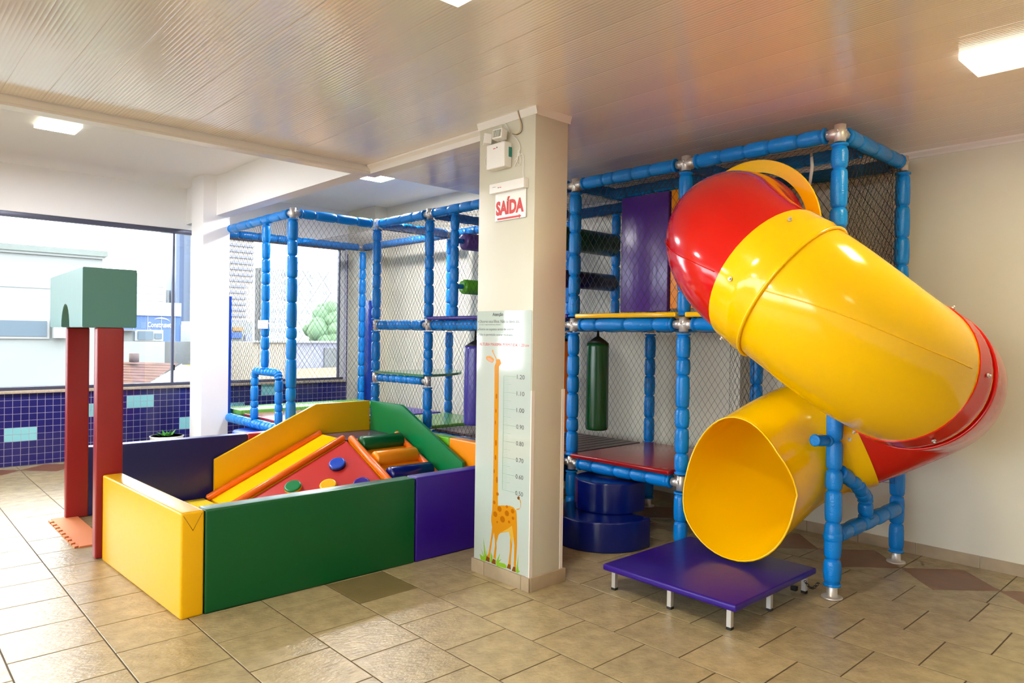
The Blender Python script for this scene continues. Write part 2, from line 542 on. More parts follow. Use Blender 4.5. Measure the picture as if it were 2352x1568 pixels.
# ceilings ------------------------------------------------------------
tag(box('ceiling', M_WALLW, (XL-.15, XR+.15, YN-.15, YW+.15, ZC, ZC+.15)), kind='structure')
ceil2 = empty('ceiling', kind='structure', loc=(0, 0, ZP))
def pvc_panel(x0, y0, y1, me_cache={}):
    key = (round(y1-y0, 3))
    if key not in me_cache:
        W_ = .2; n = 10; p = W_/n
        prof = [(0.0004, .0009)]
        for j in range(n):
            a = j*p
            prof += [(a+.001, 0.0004 if j else .0007), (a+.003, 0.0), (a+p-.003, 0.0), (a+p-.001, .0004 if j < n-1 else .0007)]
        prof += [(W_-.0004, .0009)]
        vs = [(q[0], 0, q[1]) for q in prof] + [(q[0], y1-y0, q[1]) for q in prof]
        k = len(prof)
        me = bpy.data.meshes.new('ceiling_panel')
        me.from_pydata(vs, [], [(j, j+k, j+k+1, j+1) for j in range(k-1)])
        me.polygons.foreach_set('use_smooth', [True]*(k-1))
        me.materials.append(M_PVC)
        me_cache[key] = me
    o = bpy.data.objects.new('ceiling_panel', me_cache[key])
    COL.objects.link(o)
    o.location = (x0, y0, 0); o.parent = ceil2
x = XL
while x < XR-.01:
    pvc_panel(x, YN, 5.02 if x < 3.0 else 5.26)
    x += .2
box('backing_board', M_PVCT, (XL, 3.09, YN, 5.06, .006, .03), ceil2)
box('backing_board', M_PVCT, (3.09, XR, YN, 5.262, .006, .03), ceil2)
# drop edge of the panelled ceiling, an L of boxed trim
t_ = MB(); t_.box(XL, 3.14, 5.015, 5.11, 2.80, ZC); t_.box(3.045, 3.14, 3.52, 5.015, 2.80, ZP)
tag(t_.build('trim_3', M_PVCT), kind='structure')
t_ = MB()
pf = [(0, ZP), (-.045, ZP), (-.04, ZP-.012), (-.018, ZP-.03), (-.012, 2.80), (0, 2.80)]
t_.prism([(3.045+a, b) for a, b in pf], 'Y', 3.52, 5.0)
tag(t_.build('trim_4', M_PVCT), kind='structure')
t_ = MB(); t_.box(XL, 3.04, 5.003, 5.015, 2.815, 2.851); t_.box(XL, 3.04, 5.008, 5.015, 2.80, 2.815)
tag(t_.build('trim_5', M_PVCT), kind='structure')
# concrete beam and the far column
tag(box('beam', M_WALLW, (3.07, 3.225, 5.11, YW, ZP, ZC)), kind='structure')
tag(box('column', M_WALLW, (2.92, 3.225, 8.42, 8.80, 0, ZC)), kind='structure')

# pillar in the foreground ---------------------------------------------
pil = empty('pillar', kind='structure', loc=(2.93, 3.0, 0))
def pb(name, m, d, bev=0.0):
    o = box(name, m, (d[0]-2.93, d[1]-2.93, d[2]-3.0, d[3]-3.0, d[4], d[5]), pil, bev); return o
pb('shaft', M_PILLAR, (2.935, 3.215, 3.005, 3.515, 0, ZP+.02), .004)
for d in ((2.92, 2.935, 2.995, 3.06, 0, .083), (2.92, 2.935, 3.063, 3.40, 0, .083), (2.92, 2.935, 3.403, 3.525, 0, .083),
          (2.937, 3.235, 2.99, 3.005, 0, .083), (3.215, 3.232, 3.007, 3.52, 0, .083), (2.937, 3.215, 3.515, 3.53, 0, .083)):
    pb('skirting_tile', M_SKIRT, d, .0015)
cg = lambda x, y, sx, sy: MB().prism([(x, y), (x+sx*.026, y), (x+sx*.026, y+sy*.0025), (x+sx*.0025, y+sy*.0025), (x+sx*.0025, y+sy*.026), (x, y+sy*.026)], 'Z', .083, 1.19).build('corner_guard', M_PVCT, pil)
cg(0.0025, 0.0025, 1, 1); cg(.2875, .0025, -1, 1)
cr = MB()
pf = [(0, ZP), (.018, ZP), (.015, ZP-.012), (.007, ZP-.034), (.006, ZP-.045), (0, ZP-.045)]
cr.prism([(.005-a, b) for a, b in pf], 'Y', -.013, .525)
cr.prism([(.005-a, b) for a, b in pf], 'X', 0.0, .30)
cr.build('crown_moulding', M_PVCT, pil)

# ================================================================== ceiling lamps
def led(x, y, z, label, m=None, s=.29):
    t = empty('ceiling_light', label, 'ceiling light', 'square LED ceiling lights', loc=(x, y, z))
    h = s/2
    f = MB()
    f.box(-h-.012, h+.012, -h-.012, -h, -.032, 0); f.box(-h-.012, h+.012, h, h+.012, -.032, 0)
    f.box(-h-.012, -h, -h, h, -.032, 0); f.box(h, h+.012, -h, h, -.032, 0)
    f.build('light_frame', M_LEDF, t)
    box('diffuser', m or M_LED, (-h, h, -h, h, -.030, -.012), t)
led(3.945, .895, ZP, 'glowing square ceiling lamp on the ribbed ceiling at the right edge')
led(1.62, 2.12, ZP, 'square ceiling lamp on the ribbed ceiling just above the top edge', M_LEDM)
led(-.8, .2, ZP, 'added square ceiling lamp out of sight left of the viewpoint', M_LEDL)  # unseen lamp, added as weak fill beside the camera
led(1.8, -1.3, ZP, 'added square ceiling lamp out of sight behind the viewpoint', M_LEDL)  # added behind the camera for fill light, never in view
led(-2.8, 2.6, ZP, 'added square ceiling lamp out of sight over the left side', M_LEDC)  # unseen, added to light the room strongly from the left
led(1.30, 7.35, ZC, 'lit square ceiling lamp on the white ceiling near the window', M_LEDC)
led(4.36, 7.05, ZC, 'square ceiling lamp half hidden behind the corner of the ceiling trim', M_LEDC)
led(-2.4, 7.3, ZC, 'added square ceiling lamp out of sight on the white ceiling at left', M_LEDC)  # added out of view to brighten the back of the room

# ================================================================== the playground frame
PG = empty('playground_frame', 'blue foam padded climbing frame with black nets filling the back of the room', 'playground')
RF = .046
def foam(mb, a, b, seg=.19, r=RF, n=12, ends=True, jit=.25):
    a, b = Vector(a), Vector(b)
    L = (b-a).length
    d = (b-a)/L
    cs, rs = [], []
    def add(t, rr):
        cs.append(a+d*t); rs.append(rr)
    k = max(1, round(L/seg))
    cuts = [0.0]
    for i in range(1, k): cuts.append(L*(i+random.uniform(-jit, jit))/k)
    cuts.append(L)
    if ends:
        add(0, r*.72); add(0.001, r*1.08); add(.012, r*1.08); add(.016, r*.86)
    else:
        add(0, r*.84)
    for i in range(k):
        t0, t1 = cuts[i], cuts[i+1]
        q = t1-t0
        if i == 0 and ends: t0 += .018; q = t1-t0
        if i == k-1 and ends: t1 -= .018; q = t1-t0
        e = min(.028, q*.22)
        sc = r*random.uniform(.97, 1.04)
        add(t0+.002, r*.70); add(t0+e*.22, sc*.90); add(t0+e*.7, sc*1.0); add(t0+q*.3, sc*1.045); add(t0+q*.5, sc*1.055); add(t0+q*.7, sc*1.045); add(t1-e*.7, sc*1.0); add(t1-e*.22, sc*.90); add(t1-.002, r*.70)
    if ends:
        add(L-.016, r*.86); add(L-.012, r*1.08); add(L-.001, r*1.08); add(L, r*.72)
    return mb.rings(cs, rs, n)
RJ = .027
def joint(p, dirs, parent=PG):
    """cast tube clamp: a short sleeve for every tube that meets here"""
    mb = MB()
    p = Vector(p)
    mb.rings([p+Vector((0, 0, -.052)), p+Vector((0, 0, -.05)), p+Vector((0, 0, .05)), p+Vector((0, 0, .052))], [RJ*1.02, RJ*1.22, RJ*1.22, RJ*1.02], 14)
    for d in dirs:
        d = Vector(d)
        mb.rings([p, p+d*.055, p+d*.058, p+d*.074, p+d*.076], [RJ*1.2, RJ*1.2, RJ*1.05, RJ*1.05, RJ*.9], 14)
        # grub screws
        s = Vector((0, 0, 1)).cross(d)
        for v in (s, -s):
            mb.cyl(p+d*.063+v*RJ*.95, p+d*.063+v*(RJ*1.05+.004), .005, 6)
    for v in ((-1, 0, 0), (0, -1, 0)):
        mb.cyl(p+Vector(v)*RJ, p+Vector(v)*(RJ*1.22+.004)+Vector((0, 0, .02)), .006, 6)
    return mb.build('pipe_joint', M_STEEL, parent)
def post(x, y, zj, z0=0.0, z1=None, base=True, r=RF, name='post', seg=.17):
    """zj: heights of the clamps on it"""
    mb = MB()
    marks = []
    lo = z0 + (.072 if base else 0.0)
    gaps = sorted(zj)
    cur = lo
    for z in gaps:
        if z-.062 > cur+.04: foam(mb, (x, y, cur), (x, y, z-.062), seg, r)
        cur = z+.062
    top = z1 if z1 is not None else gaps[-1]
    if top > cur+.06: foam(mb, (x, y, cur), (x, y, top), seg, r)
    o = mb.build(name, M_BLUE, PG)
    if base:
        f = MB()
        f.rings([(x, y, 0), (x, y, .008), (x, y, .010), (x, y, .014), (x, y, .07), (x, y, .09)], [.060, .060, .046, .031, .030, .029], 20)
        f.build('base_flange', M_STEEL, o)
    return o
def beam(a, b, g=.082, seg=.2, r=RF, name='beam', ga=None, gbb=None):
    a, b = Vector(a), Vector(b)
    d = (b-a).normalized()
    mb = MB()
    foam(mb, a+d*(g if ga is None else ga), b-d*(g if gbb is None else gbb), seg, r)
    return mb.build(name, M_BLUE, PG)
F, B_, L_ = 4.23, 5.25, 3.24
ZT, ZM, ZL = 2.725, 1.61, .505
YS = [1.78, 2.83, 3.86, 4.85, 5.83, 6.81]
# front posts
post(F, 1.78, [ZT])
for y in YS[1:4]: post(F, y, [ZL, ZM, ZT])
post(F, 5.83, [ZL, 1.045, ZM, ZT]); post(F, 6.81, [ZL, 1.035, ZM, ZT])
# back posts
for y in YS + [8.83]:
    post(B_, y, [ZL, ZM, ZT] if 1.8 < y < 7 else [ZT], seg=.2)
post(L_, 6.81, [ZL, ZT], r=.050, seg=.21); post(L_, 8.83, [ZL, ZT])
post(5.25, 4.27, [], z0=1.70, z1=2.67, base=False, r=.040)
post(5.25, 5.42, [], z0=1.70, z1=2.67, base=False, r=.040)
post(F, 5.42, [], z0=1.66, z1=2.68, base=False, r=.040)
post(F, 4.27, [], z0=1.70, z1=2.68, base=False, r=.040)
post(L_, 7.44, [], z0=1.12, z1=2.68, base=False, r=.042)
# top beams
for X_ in (F, B_):
    for a, b in zip(YS[:-1], YS[1:]):
        beam((X_, a, ZT), (X_, b, ZT), seg=.19)
        if X_ == B_ or a > 1.8 or True:
            beam((X_, a, ZM), (X_, b, ZM), seg=.21, ga=.05 if a < 1.8 else None)
beam((4.64, 1.80, ZT-.02), (4.64, 3.84, ZT-.02), seg=.2, r=.042, g=.02)
for y in YS: beam((F, y, ZT), (B_, y, ZT), seg=.2)
for y in YS[1:]: beam((F, y, ZM), (B_, y, ZM), seg=.2)
for a, b in zip(YS[1:-1], YS[2:]):
    beam((F, a, ZL), (F, b, ZL), seg=.17)
    beam((B_, a, ZL), (B_, b, ZL), seg=.2)
for y in YS[1:]: beam((F, y, ZL), (B_, y, ZL), seg=.2)
beam((F, 5.83, 1.045), (F, 6.81, 1.035), seg=.12, r=.040)
# left bay
beam((B_, 6.81, ZT), (B_, 8.83, ZT), seg=.17); beam((L_, 6.81, ZT), (L_, 8.83, ZT), seg=.2)
beam((L_, 6.81, ZT), (F, 6.81, ZT), seg=.2); beam((L_, 8.83, ZT), (B_, 8.83, ZT), seg=.2)
beam((L_, 6.81, ZL), (F, 6.81, ZL)); beam((L_, 6.81, ZL), (L_, 8.83, ZL), seg=.09, r=.052)
beam((L_, 8.83, ZL), (B_, 8.83, ZL)); beam((B_, 6.81, ZL), (B_, 8.83, ZL))
# round-cornered entrance arch
mb = MB()
ar = []
y0_, y1_ = 7.085, 7.70
foam(mb, (L_, y0_, .555), (L_, y0_, 1.02), .115, .040, ends=False); foam(mb, (L_, y1_, .555), (L_, y1_, 1.02), .115, .040, ends=False)
pts = []
for k in range(15):
    a = PI*k/14
    t = k/14
    if k <= 4: an = PI/2*k/4; pts.append((L_, y0_+.07-.07*math.cos(an), 1.02+.07*math.sin(an)))
    elif k >= 10: an = PI/2*(14-k)/4; pts.append((L_, y1_-.07+.07*math.cos(an), 1.02+.07*math.sin(an)))
    else: pts.append((L_, y0_+.07+(y1_-y0_-.14)*(k-4)/6, 1.09))
P2, R2 = [], []
for i in range(len(pts)-1):
    a, b = Vector(pts[i]), Vector(pts[i+1])
    for t, rr in ((.04, .031), (.25, .042), (.5, .044), (.75, .042), (.96, .031)):
        P2.append(a.lerp(b, t)); R2.append(rr)
mb.rings(P2, R2, 12, upv=(1, 0, 0))
mb.build('entrance_arch', M_BLUE, PG)
# support trestle under the tube slide
beam((F, 1.78, .36), (B_, 1.76, .385), seg=.17, r=.045, g=.05)
mb = MB()
foam(mb, (F, 1.78, .33), (F, 1.78, .39), .1, .052, ends=False)
mb.build('tee_sleeve', M_BLUE, PG)
for a_, b_ in (((4.69, 1.77, .40), (4.675, 1.77, .515)), ((4.675, 1.77, .525), (4.50, 1.75, .635)), ((4.495, 1.75, .638), (4.28, 1.77, .735))):
    mb = MB(); foam(mb, a_, b_, .13, .043); mb.build('slide_brace', M_BLUE, PG)
mb = MB(); foam(mb, (4.195, 1.80, .925), (4.065, 1.825, .935), .2, .033)
mb.build('slide_rest', M_BLUE, PG)
# clamps
for i, y in enumerate(YS):
    ds = []
    if i: ds.append((0, -1, 0))
    if i < 5: ds.append((0, 1, 0))
    joint((F, y, ZT), ds+[(1, 0, 0)]); joint((B_, y, ZT), ds+[(-1, 0, 0)])
    if i:
        joint((F, y, ZM), ds+[(1, 0, 0)]); joint((B_, y, ZM), ds+[(-1, 0, 0)])
        dl = [d for d in ds if not (i == 1 and d[1] < 0)]
        joint((F, y, ZL), dl+[(1, 0, 0)]); joint((B_, y, ZL), dl+[(-1, 0, 0)])
joint((F, 5.83, 1.045), [(0, 1, 0)]); joint((F, 6.81, 1.035), [(0, -1, 0)])
joint((L_, 6.81, ZT), [(1, 0, 0), (0, 1, 0)]); joint((L_, 8.83, ZT), [(1, 0, 0), (0, -1, 0)])
joint((B_, 8.83, ZT), [(-1, 0, 0), (0, -1, 0)]); joint((L_, 6.81, ZL), [(1, 0, 0), (0, 1, 0)])

# decks
def deck(m, x0, x1, y0, y1, z0, z1, name='deck'):
    return box(name, m, (x0, x1, y0, y1, z0, z1), PG, .012, 3)
M_DR = mat('deck_red', (150, 18, 22), .16, bump=.3, bscale=6, bdist=.004)
M_DG = mat('deck_green', (120, 190, 80), .25, bump=.3, bscale=6, bdist=.004)
deck(M_DR, 4.165, 5.18, 2.89, 3.82, .555, .590)
deck(M_DG, 4.18, 5.18, 5.86, 6.76, .555, .590)
deck(M_VP, 4.30, 5.18, 6.86, 7.75, .555, .590)
deck(M_DR, 3.30, 4.22, 6.86, 8.14, .540, .575)
deck(M_DG, 3.30, 5.18, 8.25, 8.78, .540, .600)
deck(M_YEL, 4.17, 5.2, 2.86, 3.80, 1.660, 1.695)
deck(M_YEL, 4.19, 5.2, 1.84, 2.80, 1.660, 1.695)
deck(M_VP, 4.18, 5.2, 3.89, 4.82, 1.660, 1.695)
deck(M_VP, 4.18, 5.2, 4.88, 5.80, 1.660, 1.695)
# slatted bridges
for ya, n in ((3.92, 9), (4.91, 9)):
    for i in range(n):
        y = ya + i*.097
        box('slat', M_SLAT, (4.28, 5.20, y, y+.082, .548, .572), PG, 0)
# corner shelf of green acrylic with a curved front
M_ACR = mat('green_acrylic', (84, 150, 108), .08, transmission=.25)
poly = [(4.20, 6.78), (4.20, 5.86)] + [(4.20+1.0*math.sin(a)*.98, 6.78-.92*math.cos(a)) for a in [PI/2*k/12 for k in range(1, 13)]]
MB().prism(poly, 'Z', 1.085, 1.110).build('corner_shelf', M_ACR, PG)
# rollers
def roller(m, y, z, r, x0=4.33, x1=5.17, knob=True):
    mb = MB()
    cs = [(x0, y, z), (x0+.006, y, z), (x0+.02, y, z), (x1-.02, y, z), (x1-.006, y, z), (x1, y, z)]
    mb.rings(cs, [r*.55, r*.88, r, r, r*.88, r*.55], 24)
    o = mb.build('roller', m, PG)
    s = MB(); s.cyl((x0-.10, y, z), (x0+.02, y, z), .024, 12); s.cyl((x1-.02, y, z), (x1+.08, y, z), .024, 12)
    s.build('roller_axle', M_BLUE, o)
M_DGR = mat('roller_green', (10, 62, 38), .3); M_DNV = mat('roller_navy', (30, 24, 76), .3)
roller(M_DGR, 4.27, 2.37, .105, 4.33, 5.20); roller(M_DNV, 4.27, 2.02, .078, 4.33, 5.20)
roller(mat('roller_purple', (90, 60, 132), .25, bump=.5, bscale=30), 5.42, 2.425, .083); roller(mat('roller_lime', (96, 178, 30), .25, bump=.5, bscale=30), 5.42, 1.985, .072)
# hanging sheets of the upper level
M_SHP = mat('sheet_purple', (80, 42, 134), .22, bump=.35, bscale=9, stretch=(2, 2, .3), bdist=.006)
box('hanging_panel', M_SHP, (4.62, 4.67, 3.245, 3.705, 1.72, 2.655), PG, .008)
box('hanging_panel', M_VO2, (4.64, 4.68, 2.70, 3.235, 1.74, 2.66), PG, .008)

# nets
def net(p0, du, dv, lu, lv, cu=.058, cv=.084, r=.0013, holes=None, name='net'):
    """diamond mesh in the rectangle p0 + u*du + v*dv"""
    p0, du, dv = Vector(p0), Vector(du), Vector(dv)
    nn = du.cross(dv)
    mb = MB()
    slope = cv/cu
    def seg(u0, v0, u1, v1, off):
        a = p0+du*u0+dv*v0+nn*off; b = p0+du*u1+dv*v1+nn*off
        t = (b-a).normalized(); x = nn; y = t.cross(x)
        vs = []
        for c in (a, b):
            for k in range(3):
                an = 2*PI*k/3
                vs.append(c+(x*math.cos(an)+y*math.sin(an))*r)
        mb.add(vs, [(0, 1, 4, 3), (1, 2, 5, 4), (2, 0, 3, 5)])
    ph = random.uniform(0, cu)
    for sgn in (1, -1):
        span = lu + lv/slope
        k = -int(lv/slope/cu)-2
        while k*cu < lu + lv/slope + cu:
            c = k*cu + ph
            # line u = c + sgn*(v/slope)
            pts = []
            steps = 6
            jit = 0
            vs_ = [lv*j/steps for j in range(steps+1)]
            v_lo, v_hi = 0.0, lv
            if sgn > 0:
                v_lo = max(v_lo, (0-c)*slope); v_hi = min(v_hi, (lu-c)*slope)
            else:
                v_lo = max(v_lo, (c-lu)*slope); v_hi = min(v_hi, c*slope)
            if v_hi - v_lo > .01:
                prev = None
                n_ = max(1, int((v_hi-v_lo)/.3))
                for j in range(n_+1):
                    v = v_lo+(v_hi-v_lo)*j/n_
                    u = c + sgn*v/slope
                    wob = .010*math.sin(3.1*u+2*v+ph*50)*math.sin(PI*min(1, max(0, u/lu)))*math.sin(PI*min(1, max(0, v/lv)))
                    cur = (u, v, wob)
                    if prev:
                        mu, mv = (prev[0]+u)/2, (prev[1]+v)/2
                        if not holes or not any(h[0] < mu < h[1] and h[2] < mv < h[3] for h in holes):
                            seg(prev[0], prev[1], u, v, (prev[2]+wob)/2)
                    prev = cur
            k += 1
    # border cord
    for a, b in (((0, 0), (lu, 0)), ((0, lv), (lu, lv)), ((0, 0), (0, lv)), ((lu, 0), (lu, lv))):
        seg(a[0], a[1], b[0], b[1], 0)
    return mb.build(name, M_NET, PG)
Yv, Zv, Xv = (0, 1, 0), (0, 0, 1), (1, 0, 0)
fx = F-.052
for a, b in zip(YS[1:-1], YS[2:]):
    if a < 3:     # bay with the hanging bag: open below
        net((F-.02, a+.04, ZM+.05), Yv, Zv, b-a-.08, ZT-ZM-.1)
    else:
        if a < 4.8: net((F-.02, a+.04, ZM), Yv, Zv, b-a-.08, ZT-ZM-.04)
        else: net((fx, a, ZM+.0), Yv, Zv, b-a, ZT-ZM-.04)
        if a > 4.8:
            net((fx, a, .45), Yv, Zv, b-a, ZM-.42)
bx = B_+.052
for a, b in zip(YS[:-1], YS[1:]):
    net((bx, a, ZM), Yv, Zv, b-a, ZT-ZM); net((bx-.104, a, ZL+.04), Yv, Zv, b-a, ZM-ZL-.04)
net((bx-.11, 1.8, ZM+.05), Yv, Zv, 1.0, ZT-ZM-.1)
net((bx, 6.81, ZL+.04), Yv, Zv, 2.0, ZT-ZL-.06)
net((F+.04, 1.83, ZM), Xv, Zv, B_-F-.08, ZT-ZM); net((F+.04, 1.785, ZM), Xv, Zv, B_-F-.08, ZT-ZM)
net((L_, 6.86, ZL+.05), Xv, Zv, F-L_, ZT-ZL-.08)
net((L_, 8.88, ZL+.05), Xv, Zv, B_-L_, ZT-ZL-.08)
net((L_+.05, 6.81, ZL), Yv, Zv, .27, ZT-ZL); net((L_+.05, 7.08, 1.12), Yv, Zv, .63, ZT-1.16); net((L_+.05, 7.72, ZL), Yv, Zv, 1.1, ZT-ZL)
for a, b in zip(YS[:-1], YS[1:]):
    net((F, a, ZT-.055), Xv, Yv, B_-F, b-a, cu=.05, cv=.05)
net((F, 6.81, ZT-.05), Xv, Yv, B_-F, 2.0, cu=.06, cv=.06)
net((F, 2.80, 1.75), Xv, Zv, .9, .9)
net((B_-.4, 2.83, ZL+.1), Xv, Zv, .35, 1.0)
# white strap holding the slide mouth, small sign plate on the entrance post
MB().rings([(4.45, 2.05, 2.70), (4.40, 2.02, 2.60), (4.28, 1.98, 2.45)], [.008, .011, .008], 8).build('strap', M_PVCT, PG)
pl = box('sign_plate', M_PLASTW, (3.183, 3.190, 7.245, 7.50, 1.553, 1.643), PG, .002)
for zz in (1.605, 1.585):
    box('sign_line', M_INKG, (3.1825, 3.1832, 7.29, 7.45, zz, zz+.004), pl)
# ------------------------------------------------------------------ things hanging and lying in the frame
def bag(m, x, y, z0, z1, r, zc, label, name='punching_bag'):
    t = empty(name, label, 'punching bag', loc=(x, y, z0))
    h = z1-z0
    mb = MB(); n = 28
    mb.rings([(0, 0, 0), (0, 0, .004), (0, 0, .016), (0, 0, .04), (0, 0, h*.5), (0, 0, h-.03), (0, 0, h)], [r*.8, r*.95, r, r*1.02, r, r*.99, r*.97], n)
    mb.build('bag_body', m, t)
    mb = MB(); mb.rings([(0, 0, h), (0, 0, h+.03), (0, 0, h+.055), (0, 0, zc-z0)], [r*.97, r*.55, .012, .007], 14)
    mb.build('hanging_strap', M_BLACK, t)
    return t
bag(M_VDG, 4.40, 3.75, .765, 1.465, .090, 1.565, 'dark green vinyl punching bag hanging above the red deck')
bag(mat('vinyl_bag_purple', (66, 56, 150), .25, bump=.5, bscale=20, stretch=(3, 3, .4)), 4.40, 5.295, .65, 1.41, .105, 1.565, 'purple vinyl punching bag hanging left of the foreground pillar')
bag(M_VO, 4.91, 4.67, .62, 1.47, .13, 1.565, 'orange vinyl punching bag hanging just behind the right side of the pillar')
# blue wall pads
tag(box('wall_pad', M_VB2, (3.226, 3.262, 8.43, 8.75, .49, 1.935), None, .006), 'tall thin blue foam pad fixed to the side of the white column', 'wall pad', 'blue wall pads')
tag(box('wall_pad', M_VB2, (5.335, 5.369, 8.705, 9.02, .55, 1.985), None, .006), 'blue foam pad on the corner of the right wall behind the net', 'wall pad', 'blue wall pads')

# ================================================================== tube slide
CT = [Vector(p) for p in [(4.12, 2.33, 2.18), (3.797, 2.217, 2.11), (3.562, 1.975, 1.929), (3.521, 1.643, 1.701), (3.742, 1.414, 1.466), (4.154, 1.339, 1.32),
     (4.565, 1.396, 1.27), (4.797, 1.517, 1.179), (4.709, 1.84, .982), (4.466, 2.139, .82), (4.05, 2.248, .648), (3.70, 2.26, .56)]]
def cat_path(ct, n=10):
    P = [ct[0]*2-ct[1]] + ct + [ct[-1]*2-ct[-2]]
    out = []
    for i in range(1, len(P)-2):
        a, b, c, d = P[i-1:i+3]
        for k in range(n):
            t = k/n
            out.append(((b*2) + (c-a)*t + (a*2-b*5+c*4-d)*t*t + (b*3-a-c*3+d)*t*t*t)*.5)
    out.append(ct[-1])
    return out
PATH = cat_path(CT)
SL = empty('tube_slide', 'large spiral tube slide of red and yellow sections curling down in front of the frame', 'slide')
NR = 48
def frames(path):
    fr = []
    T0 = (path[1]-path[0]).normalized()
    a = Vector((0, 0, 1)); a = (a-T0*a.dot(T0)).normalized()
    for i, p in enumerate(path):
        t = (path[min(i+1, len(path)-1)]-path[max(i-1, 0)]).normalized()
        a = Vector((0, 0, 1)); a = (a-t*a.dot(t)).normalized()      # keep 'up' so seams stay on the sides
        fr.append((p, t, a, t.cross(a)))
    return fr
FR = frames(PATH)
def tube(i0, i1, r, m, name, thick=.006, collar0=0.0, collar1=0.0):
    """section i0..i1 of the path; collars: overlap sleeves at the ends"""
    mb = MB()
    seq = []
    for i in range(i0, i1+1):
        rr = r
        seq.append((FR[i], rr))
    outs = []
    if collar0:
        # sleeve widened over the first ~8 cm, then a rounded bead, then the tube
        s0 = 0.0
        acc = 0.0
        seq2 = []
        for j, (f, rr) in enumerate(seq):
            if j: acc += (f[0]-seq[j-1][0][0]).length
            if acc < .082: seq2.append((f, rr+collar0))
            elif acc < .125: seq2.append((f, rr+collar0*1.4))
            else: seq2.append((f, rr))
        seq = seq2
    if collar1:
        acc = 0.0
        seq2 = []
        for j in range(len(seq)-1, -1, -1):
            f, rr = seq[j]
            if j < len(seq)-1: acc += (f[0]-seq[j+1][0][0]).length
            seq2.append((f, rr+collar1 if acc < .075 else rr))
        seq = seq2[::-1]
    vs = []
    for (p, t, a, b), rr in seq:
        for k in range(NR):
            an = 2*PI*k/NR
            vs.append(p+(a*math.cos(an)+b*math.sin(an))*rr)
    n1 = len(seq)
    for (p, t, a, b), rr in seq:
        for k in range(NR):
            an = 2*PI*k/NR
            vs.append(p+(a*math.cos(an)+b*math.sin(an))*(rr-thick))
    fs = []
    for i in range(n1-1):
        for k in range(NR):
            k2 = (k+1) % NR
            fs.append((i*NR+k, i*NR+k2, (i+1)*NR+k2, (i+1)*NR+k))
            o = n1*NR
            fs.append((o+i*NR+k2, o+i*NR+k, o+(i+1)*NR+k, o+(i+1)*NR+k2))
    o = n1*NR
    for k in range(NR):
        k2 = (k+1) % NR
        fs.append((k2, k, o+k, o+k2))
        e = (n1-1)*NR
        fs.append((e+k, e+k2, o+e+k2, o+e+k))
    mb.add(vs, fs, True)
    ob = mb.build(name, m, SL)
    try: ob.data.set_sharp_from_angle(angle=0.9)
    except Exception: pass
    return ob
# finer path so that collars read crisply
PATH = cat_path(CT, 16); FR = frames(PATH)
N = len(PATH)
def idx(target):      # nearest sample to a point
    return min(range(N), key=lambda i: (PATH[i]-Vector(target)).length)
i_r1 = 2*16+11
i_r2 = 16*5-2
i_r3 = 16*8+8
tube(0, i_r1+2, .380, M_RED, 'slide_elbow')
tube(i_r1-4, i_r2, .382, M_YEL, 'slide_section', collar0=.009)
tube(i_r2-5, i_r3, .380, M_RED, 'slide_elbow', collar0=.008)
# exit section: trough lip reaches forward below, roof cut back
i_e = 16*10+3
ex = MB()
seq = list(range(i_r3-6, i_e+1))
vs = []
n1 = len(seq)
def exit_pt(j, k, dr):
    p, t, a, b = FR[seq[j]]
    an = 2*PI*k/NR
    c = math.cos(an)
    r = .380 + (.012 if j < 6 else 0) - dr
    q = p+(a*c+b*math.sin(an))*r
    w_ = max(0.0, (j/(n1-1)-.55)/.45)
    low = max(0.0, -c)
    f = w_*w_
    fwd = .19*((1-c)/2)**1.3 if math.sin(an) > 0 else .19*low**.7
    q = q + t*(f*(fwd - .17*max(0, math.cos(an-.62))**1.3)) + (a*c+b*math.sin(an))*(f*(.035*low + .015*abs(math.sin(an))))
    return q
for dr in (0, .007):
    for j in range(n1):
        for k in range(NR): vs.append(exit_pt(j, k, dr))
fs = []
o = n1*NR
for i in range(n1-1):
    for k in range(NR):
        k2 = (k+1) % NR
        fs.append((i*NR+k, i*NR+k2, (i+1)*NR+k2, (i+1)*NR+k))
        fs.append((o+i*NR+k2, o+i*NR+k, o+(i+1)*NR+k, o+(i+1)*NR+k2))
for k in range(NR):
    k2 = (k+1) % NR
    fs.append((k2, k, o+k, o+k2)); e = (n1-1)*NR
    fs.append((e+k, e+k2, o+e+k2, o+e+k))
ex.add(vs, fs, True)
eo = ex.build('slide_exit', M_YEL, SL)
try: eo.data.set_sharp_from_angle(angle=0.9)
except Exception: pass
# rolled rim of the exit
rim = [exit_pt(n1-1, k, .0035) for k in range(NR)] + [exit_pt(n1-1, 0, .0035), exit_pt(n1-1, 1, .0035)]
MB().rings(rim, [.006]*len(rim), 8, caps=False).build('exit_rim', M_YEL, SL)
# entry flange disc
fl = MB()
rr = [(.372, 0), (.372, -.012), (.448, -.012), (.452, -.006), (.452, 0)]
vs = []
for (r, dx) in rr:
    for k in range(64):
        an = 2*PI*k/64
        vs.append((4.165+dx, 2.30+r*math.sin(an), 2.19+r*math.cos(an)))
fs = []
for j in range(len(rr)):
    j2 = (j+1) % len(rr)
    for k in range(64):
        k2 = (k+1) % 64
        fs.append((j*64+k, j*64+k2, j2*64+k2, j2*64+k))
fl.add(vs, fs, True)
fo = fl.build('entry_flange', M_YEL, SL)
try: fo.data.set_sharp_from_angle(angle=0.5)
except Exception: pass
